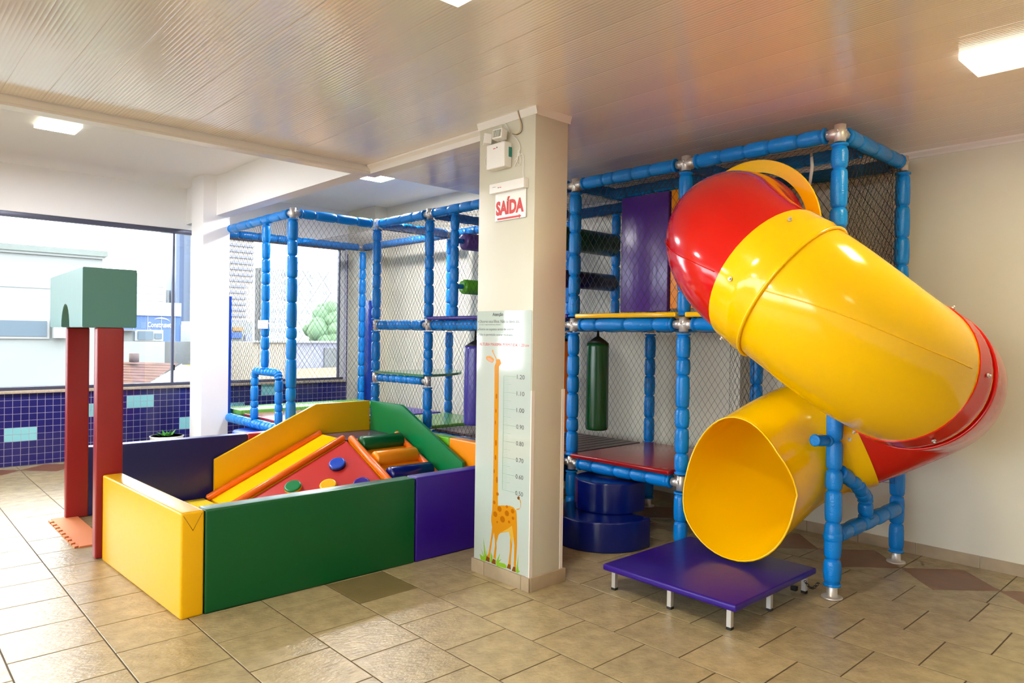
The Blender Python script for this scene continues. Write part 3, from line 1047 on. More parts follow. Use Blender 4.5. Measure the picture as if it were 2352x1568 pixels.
# moulding seams along the two sides and bolts around the sleeves
def seam(i0, i1, side, r, m):
    pts = [FR[i][0]+FR[i][3]*side*(r+.0035) for i in range(i0, i1, 1)]
    MB().rings(pts, [.0028]*len(pts), 6).build('moulding_seam', m, SL)
seam(i_r1+2, i_r2-6, 1, .381, M_YEL); seam(i_r1+2, i_r2-6, -1, .381, M_YEL)
seam(2, i_r1-4, 1, .379, M_RED); seam(2, i_r1-4, -1, .379, M_RED)
seam(i_r2+4, i_r3-6, -1, .379, M_RED)
for ii, r in ((i_r1-2, .396), (i_r2-3, .396), (i_r3-3, .393)):
    for k in range(6):
        an = 2*PI*(k+.5)/6
        p, t, a, b = FR[ii]
        d = a*math.cos(an)+b*math.sin(an)
        bm_ = MB()
        bm_.cyl(p+d*(r-.004), p+d*(r+.003), .011, 6); bm_.cyl(p+d*(r+.003), p+d*(r+.013), .006, 6)
        bm_.build('bolt', M_STEEL, SL)

def bead(i, r, m):
    p, t, a, b = FR[i]
    pts = [p+(a*math.cos(2*PI*k/72)+b*math.sin(2*PI*k/72))*r for k in range(73)]
    MB().rings(pts, [.0085]*73, 10, caps=False).build('collar_bead', m, SL)
bead(i_r1+2, .3895, M_YEL); bead(i_r2+1, .386, M_RED)

# ------------------------------------------------------------------ landing bench below the exit
bn = empty('landing_bench', 'low purple vinyl covered bench on steel legs under the slide exit', 'bench')
bm_ = MB().box(3.30, 4.225, 1.87, 2.75, .118, .155)
bm_.build('bench_top', M_VP, bn, .012, 3)
for x, y in ((3.355, 2.70), (3.357, 2.305), (3.357, 1.935), (3.76, 1.925), (4.185, 1.925), (4.185, 2.70)):
    l = MB(); l.box(x-.013, x+.013, y-.013, y+.013, .012, .118)
    lo = l.build('leg', M_STEEL, bn)
    box('foot_cap', M_BLACK, (x-.0145, x+.0145, y-.0145, y+.0145, 0, .014), lo)
# chain from the rear leg to the post
ch = empty('security_chain', 'thin dark chain with padlock from bench leg to blue post', 'chain')
for k in range(12):
    t = k/11
    x = 4.19+.0*t; y = 1.905-.06*t; z = .075-.035*math.sin(PI*t)+.01*t
    a = Vector((4.165+.005*t, 1.91-.075*t, z))
    pts = [a+Vector((.006*math.cos(u) if k % 2 else 0, .009*math.sin(u), 0 if k % 2 else .006*math.cos(u))) for u in [2*PI*q/8 for q in range(10)]]
    MB().rings(pts, [.0018]*10, 5, caps=False).build('link', M_BLACK, ch)
box('padlock', M_BLACK, (4.14, 4.17, 1.955, 1.99, .008, .035), ch, .004)

# ------------------------------------------------------------------ round padded steps
def step(dx, dy, label, m):
    t = empty('padded_step', label, 'step', 'two-tier padded steps', loc=(4.16+dx, 3.46+dy, 0))
    def drum(cx, cy, r, z0, z1, xb, name):
        poly = []
        for k in range(41):
            an = PI/2 + PI*k/40
            poly.append((cx+r*math.cos(an), cy+r*math.sin(an)))
        poly = [(xb, cy+r)] + poly + [(xb, cy-r)]
        poly = [(p[0]-4.16, p[1]-3.46) for p in poly]
        MB().prism(poly[::-1], 'Z', z0, z1).build(name, m, t, .012, 3)
    drum(4.12, 3.445, .366, 0, .215, 4.225, 'lower_tier')
    drum(4.25, 3.49, 0.262, .215, .442, 4.36, 'upper_tier')
    return t
step(0, 0, 'glossy dark blue two-tier round step under the red deck edge', M_VB)
step(-1.0, 4.13, 'blue two-tier round step in front of the arched net entrance', M_VB2)

# ================================================================== soft play pit
def pad(label, m, dims, rot=0.0, piv=None, name='foam_wall_panel', cat='foam wall', group='foam wall panels of the pit', bev=.014):
    x0, x1, y0, y1, z0, z1 = dims
    px, py = piv if piv else (x0, y0)
    o = MB().box(x0-px, x1-px, y0-py, y1-py, 0, z1-z0).build(name, m, None, bev, 3)
    o.location = (px, py, z0); o.rotation_euler = (0, 0, rot)
    tag(o, label, cat, group)
    return o
yw = pad('yellow end panel of the soft play pit standing nearest the red pillars', M_VY, (1.252, 1.372, 3.884, 5.245, 0, .562), math.radians(2.4), (1.252, 3.884))
seam_ = MB()
for a, b in (((.012, -.0145, .545), (.060, -.0145, .462)), ((.060, -.0145, .462), (.108, -.0145, .548))):
    seam_.rings([Vector(a), Vector(b)], [.0012, .0012], 5)
seam_.rings([Vector((.1215, 0, .02)), Vector((.1215, 0, .54))], [.001, .001], 4)
so = seam_.build('stitched_seam', mat('seam_thread', (120, 86, 0), .6), yw)
so.location = (0, .0145-.0005, 0)
pad('long green front panel of the soft play pit', M_VG, (1.377, 2.732, 3.884, 4.004, 0, .56))
pad('purple front panel of the soft play pit left of the pillar', M_VP, (2.738, 4.02, 3.884, 4.004, 0, .562))
pad('navy back panel of the soft play pit behind the yellow slide', M_VN, (1.33, 2.70, 6.56, 6.68, 0, .562))
pad('red back panel of the soft play pit behind the yellow side board', M_VR, (2.705, 4.03, 6.56, 6.68, 0, .562))
pad('lime green side panel of the soft play pit under the net', M_VL, (4.045, 4.155, 5.235, 6.55, 0, .562))
pad('amber orange side panel of the soft play pit beside the frame', M_VO2, (4.045, 4.155, 3.885, 5.23, 0, .562))
# side boards of the climbing corner
o = MB().prism([(2.38, 0.0), (3.975, 0.0), (3.975, .812), (3.365, .808), (2.38, .363)], 'Y', 6.503, 6.540).build('foam_side_board', M_VY, None, .005)
tag(o, 'tall yellow side board with sloping top along the back of the slide', 'foam board', 'side boards of the climbing corner')
o = MB().prism([(6.50, 0.0), (6.50, .812), (5.93, .812), (4.948, .378), (4.948, 0.0)], 'X', 3.978, 4.014).build('foam_side_board', M_VG2, None, .005)
tag(o, 'green side board with sloping top beside the roller ramp', 'foam board', 'side boards of the climbing corner')
# platform block
o = box('foam_platform', M_VDP, (3.405, 3.972, 5.985, 6.498, 0, .512), None, .008)
tag(o, 'plum coloured foam platform in the corner between the two side boards', 'foam block')
# slide wedge
sw = empty('foam_slide', 'yellow foam slide wedge with orange edge rolls in the soft play pit', 'foam slide', loc=(2.33, 5.98, 0))
MB().prism([(0, .0), (1.068, .0), (1.068, .512), (0, .02)], 'Y', .012, .515).build('slide_wedge', mat('vinyl_sunny', (244, 190, 0), .26, bump=.2, bscale=6, bdist=.004), sw)
for y in (.028, .485):
    MB().rings([(-.03, y, .028), (-.02, y, .035), (1.06, y, .528), (1.07, y, .530)], [.016, .030, .030, .018], 16).build('edge_roll', M_VO, sw)
# ramp with half rolls
rp = empty('foam_ramp', 'orange foam ramp with three coloured rolls across it', 'foam ramp', loc=(3.41, 4.86, 0))
MB().prism([(0, 0), (1.118, 0), (1.118, .512), (0, .02)], 'X', .012, .555).build('ramp_wedge', M_VO2, rp)
for x in (.028, .533):
    MB().rings([(x, -.03, .028), (x, -.02, .035), (x, 1.09, .528), (x, 1.10, .530)], [.016, .031, .031, .018], 16).build('edge_roll', M_VO, rp)
for t, m in ((.875, M_VG), (.655, M_VO2), (.435, M_VB)):
    y = 1.118*t; z = .02+.492*t+.030
    mb = MB(); n = 24; r = .074
    mb.rings([(.062, y, z), (.066, y, z), (.075, y, z), (.500, y, z), (.508, y, z), (.512, y, z)], [r*.5, r*.93, r, r, r*.93, r*.5], n)
    mb.build('cross_roll', m, rp)
# corner wedge with discs
cw = empty('foam_corner_wedge', 'red triangular foam wedge with coloured discs between slide and ramp', 'foam wedge', loc=(2.36, 4.90, 0))
A = (3.402, 5.978, .505); Bq = (2.34, 5.978, .012); Cq = (3.402, 4.87, .012)
V_ = lambda p: (p[0]-2.36, p[1]-4.90, p[2])
MB().add([V_(A), V_(Bq), V_(Cq), V_((3.402, 5.978, 0)), V_((2.34, 5.978, 0)), V_((3.402, 4.87, 0))],
         [(0, 1, 2), (3, 5, 4), (0, 3, 4, 1), (1, 4, 5, 2), (2, 5, 3, 0)]).build('wedge_body', M_VR, cw)
nrm = (Vector(Bq)-Vector(A)).cross(Vector(Cq)-Vector(A)).normalized()
if nrm.z < 0: nrm = -nrm
def plane_at(px, py):
    """point of the wedge face seen along a pixel"""
    d = fw + r2*((px-1176)/FPX) - u2*((py-784)/FPX)
    c = Vector((0, 0, CH))
    return c + d*((Vector(A)-c).dot(nrm)/d.dot(nrm))
for (x, y, m, m2) in ((3.202, 5.772, M_VB2, M_VB), (2.804, 5.821, M_VG2, M_VY), (3.031, 5.617, M_VY, M_VY), (3.249, 5.428, M_VP, M_VP)):
    c = Vector((x, y, A[2] - ((x-A[0])*nrm.x + (y-A[1])*nrm.y)/nrm.z))
    c = Vector(V_(c))
    mb = MB(); mb.rings([c-nrm*.005, c+nrm*.030], [.074, .074], 28); o = mb.build('climbing_disc', m2, cw)
    mb = MB(); mb.rings([c+nrm*.030, c+nrm*.036, c+nrm*.038], [.074, .070, .058], 28); mb.build('disc_top', m, o)
# mats
tag(box('foam_mat', M_EVAY, (1.62, 2.285, 5.72, 6.50, 0, .030), None, .006), 'yellow foam mat on the pit floor at the foot of the slide', 'mat')
mb = MB(); mb.box(1.145, 1.32, 5.635, 6.60, 0, .012)
for k in range(9):
    y = 5.66+k*.105
    mb.prism([(1.147, y), (1.147, y+.045), (1.118, y+.058), (1.118, y-.013)], 'Z', 0, .012)
tag(mb.build('puzzle_mat', M_EVA), 'orange interlocking foam mat on the floor between the red pillars', 'mat')

# ------------------------------------------------------------------ bridge of foam blocks
ang = -math.atan2(.053, 1.36)
def bl(name, mbx, m, label, cat, group=None, bev=.012):
    o = mbx.build(name, m, None, bev, 3)
    o.location = (1.08, 5.29, 0); o.rotation_euler = (0, 0, ang)
    tag(o, label, cat, group); return o
arch = [(0, 1.53), (0, 1.922), (1.36, 1.922), (1.36, 1.53), (.84, 1.53)]
for k in range(13):
    an = PI*k/12
    arch.append((.655+.165*math.cos(an), 1.53+.165*math.sin(an)))
arch.append((.47, 1.53))
def arch_block():
    # strips avoid a concave face: left leg, right leg, and columns over the arch
    bm = bmesh.new()
    vs1 = [bm.verts.new((0, p[0], p[1])) for p in arch]
    f = bm.faces.new(vs1)
    r_ = bmesh.ops.extrude_face_region(bm, geom=[f])
    for v in [g for g in r_['geom'] if isinstance(g, bmesh.types.BMVert)]: v.co.x += .32
    bmesh.ops.recalc_face_normals(bm, faces=bm.faces)
    me = bpy.data.meshes.new('foam_arch_block')
    es = [e for e in bm.edges if len(e.link_faces) == 2 and e.calc_face_angle(0) > 0.9]
    bmesh.ops.bevel(bm, geom=es, offset=.004, segments=2, affect='EDGES')
    for f in bm.faces: f.smooth = True
    bm.to_mesh(me); bm.free()
    me.materials.append(M_VT)
    try: me.set_sharp_from_angle(angle=0.6)
    except Exception: pass
    o = bpy.data.objects.new('foam_arch_block', me); COL.objects.link(o)
    o.location = (1.08, 5.29, 0); o.rotation_euler = (0, 0, ang)
    return tag(o, 'teal foam block with an arched cut-out lying on the two red pillars', 'foam block')
arch_block()
bl('foam_pillar', MB().box(.085, .245, .005, .105, 0, 1.53), M_VRD, 'front red foam pillar standing against the yellow pit panel', 'foam pillar', 'red foam pillars')
bl('foam_pillar', MB().box(.105, .262, 1.275, 1.355, 0, 1.53), M_VRD, 'rear red foam pillar standing behind the orange mat', 'foam pillar', 'red foam pillars')

# ------------------------------------------------------------------ potted plant
pp = empty('potted_plant', 'small green leafy plant in a wide white bowl pot below the window', 'potted plant', loc=(2.66, 8.78, 0))
mb = MB()
mb.rings([(0, 0, 0), (0, 0, .02), (0, 0, .14), (0, 0, .285), (0, 0, .30), (0, 0, .30), (0, 0, .285), (0, 0, .25)], [.08, .10, .15, .178, .185, .165, .160, .15], 28)
mb.build('pot', M_PLASTW, pp)
MB().rings([(0, 0, .245), (0, 0, .258)], [.152, .152], 20).build('soil', mat('soil', (70, 52, 40), .9), pp)
ML = mat('leaf_green', (104, 190, 80), .4, var=.2, vscale=20); ML2 = mat('leaf_pale', (206, 226, 190), .4)
for k in range(26):
    an = random.uniform(0, 2*PI); rr_ = random.uniform(.0, .055); L = random.uniform(.07, .12); tilt = random.uniform(.5, 1.2)
    b0 = Vector((rr_*math.cos(an), rr_*math.sin(an), .28))
    d = Vector((math.cos(an)*math.cos(tilt), math.sin(an)*math.cos(tilt), math.sin(tilt)))
    s = Vector((-math.sin(an), math.cos(an), 0))*.016
    MB().add([b0, b0+d*L*.5+s, b0+d*L+Vector((0, 0, -.005)), b0+d*L*.5-s, b0+d*L*.5+Vector((0, 0, .004))], [(0, 4, 1), (1, 4, 2), (2, 4, 3), (3, 4, 0)], True).build('leaf', ML, pp)
for an, tl in ((PI*.9, .62), (-.15, .8)):
    b0 = Vector((0, 0, .27)); d = Vector((math.cos(an)*math.cos(tl), math.sin(an)*math.cos(tl), math.sin(tl)))
    s = Vector((0, 0, 1)).cross(d)*.018
    MB().add([b0, b0+d*.08+s, b0+d*.15, b0+d*.08-s, b0+d*.08+Vector((0, 0, .004))], [(0, 4, 1), (1, 4, 2), (2, 4, 3), (3, 4, 0)], True).build('leaf', ML2, pp)

# ================================================================== things on the pillar
GI = {"body":[[3.324,1.347],[3.337,1.321],[3.335,1.164],[3.335,0.617],[3.336,0.509],[3.34,0.416],[3.348,0.381],[3.348,0.348],[3.338,0.316],[3.348,0.247],[3.37,0.142],[3.387,0.121],[3.358,0.115],[3.352,0.146],[3.336,0.233],[3.321,0.287],[3.312,0.247],[3.309,0.206],[3.318,0.154],[3.323,0.128],[3.3,0.121],[3.297,0.171],[3.293,0.197],[3.296,0.226],[3.278,0.279],[3.261,0.295],[3.183,0.32],[3.171,0.286],[3.171,0.213],[3.179,0.154],[3.184,0.12],[3.161,0.118],[3.161,0.167],[3.152,0.246],[3.143,0.3],[3.133,0.246],[3.134,0.165],[3.136,0.12],[3.117,0.117],[3.114,0.17],[3.109,0.252],[3.111,0.372],[3.115,0.427],[3.12,0.458],[3.144,0.476],[3.18,0.479],[3.24,0.47],[3.287,0.46],[3.29,0.624],[3.294,1.167],[3.296,1.322],[3.31,1.351]],"belly":[[3.261,0.296],[3.189,0.339],[3.156,0.362],[3.14,0.301],[3.143,0.3],[3.152,0.246],[3.17,0.286],[3.181,0.321]],"hoof":[[[3.387,0.123],[3.356,0.118],[3.358,0.09],[3.395,0.093]],[[3.326,0.121],[3.301,0.119],[3.299,0.089],[3.34,0.09]],[[3.184,0.124],[3.162,0.121],[3.16,0.094],[3.198,0.095]],[[3.139,0.119],[3.119,0.119],[3.117,0.09],[3.152,0.089]]],"tail":[[3.12,0.468],[3.097,0.475],[3.084,0.489],[3.083,0.513],[3.092,0.532]],"tailtip":[[3.103,0.552],[3.091,0.546],[3.093,0.529],[3.107,0.531],[3.115,0.538]],"spots":[[[3.31,0.402],6.4309],[[3.271,0.442],6.4309],[[3.203,0.428],6.4309],[[3.242,0.384],7.3496],[[3.152,0.451],5.2059],[[3.291,0.357],2.4499],[[3.182,0.38],3.3685],[[3.148,0.409],3.6748],[[3.204,0.469],3.3685],[[3.321,0.474],4.2872],[[3.292,0.531],3.981]],"nspots":[[[3.314,1.136],5.0],[[3.317,1.045],4.0],[[3.321,0.972],4.0],[[3.313,0.846],6.0],[[3.315,0.755],5.0],[[3.299,0.618],6.0],[[3.326,0.668],4.0]],"grass":[[[3.442,0.085],[3.456,0.12],[3.419,0.111],[3.443,0.161],[3.41,0.116],[3.422,0.236],[3.394,0.128],[3.388,0.163],[3.384,0.118],[3.393,0.088]],[[3.355,0.093],[3.346,0.16],[3.33,0.135],[3.332,0.094]],[[3.298,0.109],[3.261,0.172],[3.273,0.123],[3.244,0.139],[3.27,0.112],[3.221,0.116],[3.199,0.109],[3.202,0.09],[3.291,0.084]],[[3.117,0.091],[3.094,0.205],[3.098,0.134],[3.092,0.107],[3.08,0.102],[3.1,0.088]]],"ear":[[3.419,1.371],[3.411,1.384],[3.38,1.385],[3.349,1.371],[3.34,1.361],[3.357,1.342],[3.39,1.35],[3.413,1.36]],"earin":[[3.41,1.366],[3.396,1.375],[3.368,1.367],[3.351,1.357],[3.362,1.346],[3.39,1.353]],"horn":[[3.365,1.418],[3.358,1.426],[3.35,1.42],[3.351,1.411],[3.319,1.369],[3.31,1.349],[3.324,1.347],[3.327,1.368],[3.358,1.409]],"head":[[3.324,1.347],[3.337,1.321],[3.296,1.322],[3.274,1.341],[3.286,1.366],[3.31,1.369]],"ruler_top":[3.249,1.263]}
PXF = 2.9315          # front face of the poster
ps = empty('height_chart', 'glossy giraffe height chart with printed rules on the pillar', 'poster', loc=(2.935, 3.26, .085))
def PL(o):            # re-base a part that was made in world coordinates
    o.location = Vector(o.location)-Vector(ps.location); return o
def round_rect(y0, y1, z0, z1, r):
    pts = []
    for cy, cz, a0 in ((y1-r, z1-r, 0), (y0+r, z1-r, PI/2), (y0+r, z0+.0+r*.2, PI), (y1-r, z0+r*.2, 3*PI/2)):
        rr = r if cz > 1 else r*.2
        for k in range(5):
            an = a0+PI/2*k/4
            pts.append((cy+rr*math.cos(an) if cz > 1 else (y0+rr+rr*math.cos(an) if cy < y0+r+.001 else y1-rr+rr*math.cos(an)), cz+rr*math.sin(an)))
    return pts
PL(MB().prism(round_rect(3.010, 3.512, .086, 1.667, .012), 'X', PXF, PXF+.0035).build('poster_sheet', M_POST, ps))
def flat(name, poly, m, lift):
    bm = bmesh.new()
    vs = [bm.verts.new((PXF-lift, p[0], p[1])) for p in poly]
    from mathutils.geometry import tessellate_polygon
    for t3 in tessellate_polygon([[Vector((p[0], p[1], 0)) for p in poly]]):
        try: bm.faces.new([vs[i] for i in t3])
        except ValueError: pass
    for f in bm.faces:
        f.normal_update()
        if f.normal.x > 0: f.normal_flip()
    me = bpy.data.meshes.new(name); bm.to_mesh(me); bm.free()
    me.materials.append(m)
    o = bpy.data.objects.new(name, me); COL.objects.link(o); o.parent = ps
    return PL(o)
def disc(y, z, ry, rz, n=20): return [(y+ry*math.cos(2*PI*k/n), z+rz*math.sin(2*PI*k/n)) for k in range(n)]
def merged(name, polys, m, lift):
    mb = MB()
    for p in polys:
        c = (sum(q[0] for q in p)/len(p), sum(q[1] for q in p)/len(p)); n = len(p)
        mb.add([(PXF-lift, c[0], c[1])]+[(PXF-lift, q[0], q[1]) for q in p], [(0, i+1, (i+1) % n+1) for i in range(n)])
    o = mb.build(name, m, ps); return PL(o)
for g in GI['grass']: flat('printed_grass', g, M_GG, .0004)
flat('printed_giraffe', GI['body'], M_GO, .0006)
flat('printed_head', GI['head'], M_GO, .00075)
flat('printed_belly', GI['belly'], M_GB, .0008)
flat('printed_ear', GI['ear'], M_GO, .0007); flat('printed_ear', GI['earin'], M_GE, .0009)
flat('printed_horn', GI['horn'], M_GO, .0007)
for h in GI['hoof']: flat('printed_hoof', h, M_GH, .0009)
flat('printed_tail_tip', GI['tailtip'], M_GH, .0007)
tp = GI['tail']
q = []
for i, (y, z) in enumerate(tp):
    q.append((y, z-.004))
q2 = [(y-.004, z+.004) for (y, z) in tp[::-1]]
flat('printed_tail', q+q2, M_GO, .00085)
mp = []
for (y, z), r in [(a[0], a[1]) for a in GI['spots']]: mp.append(disc(y, z, r/330.0, r/370.0))
for (y, z), r in [(a[0], a[1]) for a in GI['nspots']]: mp.append(disc(y, z, r/340.0/2, r/300.0))
for sp_ in mp: merged('printed_spot', [sp_], M_GS, .0009)
# ruler: axis and ticks from 0.50 to 1.20
ZO = .0665
rp_ = [[(3.2505, .50+ZO), (3.2465, .50+ZO), (3.2465, 1.20+ZO), (3.2505, 1.20+ZO)]]
for k in range(0, 71):
    z = .50+ZO+k*.01
    if k % 10 == 0: y2 = 3.135; h = .0022
    elif k % 5 == 0: y2 = 3.180; h = .0016
    else: y2 = 3.206; h = .0009
    rp_.append([(3.248, z-h/2), (y2, z-h/2), (y2, z+h/2), (3.248, z+h/2)])
merged('ruler_ticks', rp_, M_INKT, .0005)
def txt(s, y, z, wd, h, m, bold=0.0, name='lettering'):
    o = lettering(name, s, m, (PXF-.0007, y, z), (0, -1, 0), (0, 0, 1), wd, h, bold, ps)
    return PL(o)
for k in range(8):
    v = .50+.10*k
    txt('%.2f' % v, 3.130, v+ZO-.013, .066, .026, M_INKD, 0.0)
txt('Aten\u00e7\u00e3o', 3.363, 1.630, .100, .026, M_INKD, .02)
txt('Observe seus filhos. N\u00e3o os deixe s\u00f3s.', 3.489, 1.592, .375, .020, M_INKG)
txt('\u00c9 voc\u00ea o respons\u00e1vel por crian\u00e7as.', 3.489, 1.5775, .205, .008, M_INKD, .01)
txt('Retire os sapatos antes de entrar.', 3.489, 1.541, .330, .020, M_INKG)
txt('N\u00e3o \u00e9 permitido entrar molhado.', 3.489, 1.507, .320, .020, M_INKG)
txt('ALTURA MAXIMA PERMITIDA: 1,20 cm', 3.486, 1.446, .455, .021, M_INKR, 0.0)
merged('bullet', [disc(3.5, zz, .0035, .0035, 10) for zz in (1.600, 1.549, 1.515)], M_INKD, .0006)

# emergency lamp -------------------------------------------------------
em = empty('emergency_lamp', 'white emergency light box with two swivel lamp heads high on the pillar', 'emergency light', loc=(2.935, 3.30, 2.61))
def EL(o): o.location = Vector(o.location)-Vector(em.location); return o
EL(MB().box(2.868, 2.934, 3.205, 3.372, 2.537, 2.690).build('lamp_housing', M_PLAST, em, .010, 3))
EL(box('status_led', M_INKR, (2.8668, 2.868, 3.283, 3.305, 2.655, 2.659), em)); EL(box('test_button', M_BLACK, (2.8668, 2.868, 3.268, 3.275, 2.657, 2.664), em))
EL(box('side_label', mat('label_teal', (30, 130, 120), .4), (2.905, 2.930, 3.2035, 3.205, 2.60, 2.66), em))
def head(cx, cy, cz, yaw, name='lamp_head'):
    o = MB().box(-.035, .018, -.040, .040, -.030, .030).build(name, M_PLAST, em, .007, 3)
    o.location = (cx-2.935, cy-3.30, cz-2.61); o.rotation_euler = (0, math.radians(6), math.radians(yaw))
    f = box('reflector', mat('reflector_grey', (150, 150, 128), .2, metal=.5), (-.0365, -.0345, -.031, .031, -.021, .021), o)
    mb = MB()
    for k in range(7): mb.box(-.039, -.0366, -.027+k*.0085, -.0245+k*.0085, -.02, .02)
    mb.build('lens_rib', M_PLASTW, o)
    return o
head(2.890, 3.372, 2.728, -38); head(2.885, 3.258, 2.735, 6)
EL(MB().rings([(2.90, 3.36, 2.68), (2.90, 3.365, 2.72)], [.008, .008], 8).build('lamp_neck', M_PLAST, em)); EL(MB().rings([(2.90, 3.26, 2.68), (2.90, 3.258, 2.72)], [.008, .008], 8).build('lamp_neck', M_PLAST, em))
# exit sign --------------------------------------------------------------
es = empty('exit_sign', 'white SA\u00cdDA exit sign with red letters and arrow on the pillar', 'exit sign', loc=(2.935, 3.21, 2.22))
def XL_(o): o.location = Vector(o.location)-Vector(es.location); return o
XL_(MB().box(2.893, 2.934, 3.055, 3.366, 2.392, 2.450).build('sign_housing', M_PLAST, es, .003))
XL_(MB().box(2.924, 2.930, 3.069, 3.343, 2.222, 2.392).build('sign_plate', M_PLASTW, es, .001))
XL_(lettering('lettering', 'SA\u00cdDA', M_INKR, (2.9236, 3.336, 2.2545), (0, -1, 0), (0, 0, 1), .252, .110, .055, es))
ar = MB()
ar.prism([(3.322, 2.2275), (3.126, 2.2275), (3.126, 2.221), (3.105, 2.2335), (3.126, 2.246), (3.126, 2.2395), (3.322, 2.2395)], 'X', 2.9232, 2.924)
XL_(ar.build('arrow', M_INKR, es))
XL_(MB().rings([(2.8928, 3.338, 2.427), (2.8928, 3.322, 2.430), (2.8928, 3.306, 2.428)], [.0008, .0012, .0008], 6).build('printed_mark', M_INKG, es))
XL_(box('indicator', M_INKR, (2.8925, 2.893, 3.255, 3.272, 2.418, 2.422), es)); XL_(box('indicator', M_BLACK, (2.8925, 2.893, 3.278, 3.286, 2.418, 2.423), es))
# cables -----------------------------------------------------------------
def wire(label, pts, r, m, name='cable', x=2.926):
    P_ = [Vector((x if len(p) < 3 else p[2], p[0], p[1])) for p in pts]
    sm = cat_path(P_, 6)
    return tag(MB().rings(sm, [r]*len(sm), 6).build(name, m), label, 'cable', 'cables around the emergency lamp')
wire('dark and yellow twin wire dropping from the ceiling to the lamp', [(3.135, 2.866, 2.915), (3.132, 2.828), (3.112, 2.777), (3.118, 2.738), (3.155, 2.728), (3.196, 2.74)], .0022, M_INKG)
wire('yellow wire curving beside the dark one from the ceiling', [(3.143, 2.866, 2.913), (3.138, 2.826), (3.124, 2.777), (3.130, 2.745), (3.160, 2.732), (3.200, 2.742)], .0014, M_VY)
wire('white flex hanging from the lamp head down the right of the box', [(3.196, 2.733), (3.150, 2.69), (3.128, 2.644), (3.138, 2.611), (3.150, 2.56), (3.130, 2.538), (3.122, 2.56), (3.140, 2.63), (3.150, 2.58), (3.177, 2.537)], .0022, M_PLAST)
wire('white flex running down to the exit sign', [(3.170, 2.575), (3.130, 2.600), (3.100, 2.594), (3.096, 2.53), (3.098, 2.499), (3.092, 2.452)], .0020, M_PLAST)
wire('thin white loop left of the emergency lamp box', [(3.393, 2.655), (3.430, 2.655), (3.452, 2.620), (3.440, 2.585), (3.393, 2.562)], .0014, M_PLAST)
wire('white loop with plug above the emergency lamp', [(3.296, 2.765), (3.299, 2.79), (3.290, 2.816), (3.262, 2.812), (3.240, 2.785), (3.219, 2.752)], .0016, M_PLAST)

# ================================================================== the town outside
GZ = -7.0
g_ = box('ground_outside', mat('street', (100, 98, 94), .8, spec=.05), (-120, 160, -60, 220, GZ-.2, GZ)); tag(g_, kind='structure')
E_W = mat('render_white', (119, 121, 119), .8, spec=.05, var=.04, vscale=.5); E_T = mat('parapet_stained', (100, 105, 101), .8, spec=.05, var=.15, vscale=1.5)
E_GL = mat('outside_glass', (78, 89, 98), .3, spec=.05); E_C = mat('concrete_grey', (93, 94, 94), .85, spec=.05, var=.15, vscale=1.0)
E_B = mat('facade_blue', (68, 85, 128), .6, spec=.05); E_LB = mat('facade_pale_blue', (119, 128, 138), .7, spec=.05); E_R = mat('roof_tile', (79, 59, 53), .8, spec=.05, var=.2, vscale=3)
E_P = mat('tower_cream', (158, 150, 142), .8, spec=.05); E_PV = mat('dull_blue_grey', (118, 120, 138), .7, spec=.05); E_TR = mat('tree_leaf', (89, 109, 83), .8, spec=.05, var=.2, vscale=1.0)  # E_PV: plain blue-grey of the balcony bands and some shop openings
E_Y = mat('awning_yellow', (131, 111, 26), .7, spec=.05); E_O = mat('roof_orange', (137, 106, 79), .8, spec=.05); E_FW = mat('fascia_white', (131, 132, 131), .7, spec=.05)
E_SG = mat('sign_lettering', (157, 159, 163), .6, spec=.05)
# white house with parapet, close on the left
h = empty('white_building', 'large white rendered building with strip window close to the left window', 'building', loc=(4.06, 18, GZ))
def hb(root, name, m, d, bev=0):
    l = root.location
    return box(name, m, (d[0]-l[0], d[1]-l[0], d[2]-l[1], d[3]-l[1], d[4]-l[2], d[5]-l[2]), root, bev)
hb(h, 'facade', E_W, (-3, 4.06, 18, 23, GZ, 3.15)); hb(h, 'parapet', E_T, (-3, 4.14, 17.9, 23.1, 3.155, 3.28)); hb(h, 'cornice', E_W, (-3, 4.10, 17.94, 18, 3.10, 3.155))
fr = hb(h, 'strip_window', E_FW, (-3, 3.05, 17.95, 18.0, 1.31, 1.75)); hb(fr, 'glass', E_GL, (0, 0, 0, 0, 0, 0))
bpy.data.objects.remove(fr.children[0])
for a, b in ((-2.9, -.6), (-.5, 2.1), (2.15, 3.0)):
    g1 = box('pane', E_GL, (a-4.06, b-4.06, -.07, -.05, 1.36-GZ, 1.69-GZ), fr)
hb(h, 'open_sash', E_FW, (3.10, 3.40, 17.80, 17.95, 1.33, 1.72)); hb(h, 'joint_line', E_C, (-3, 3.9, 17.995, 18.0, 2.38, 2.392))
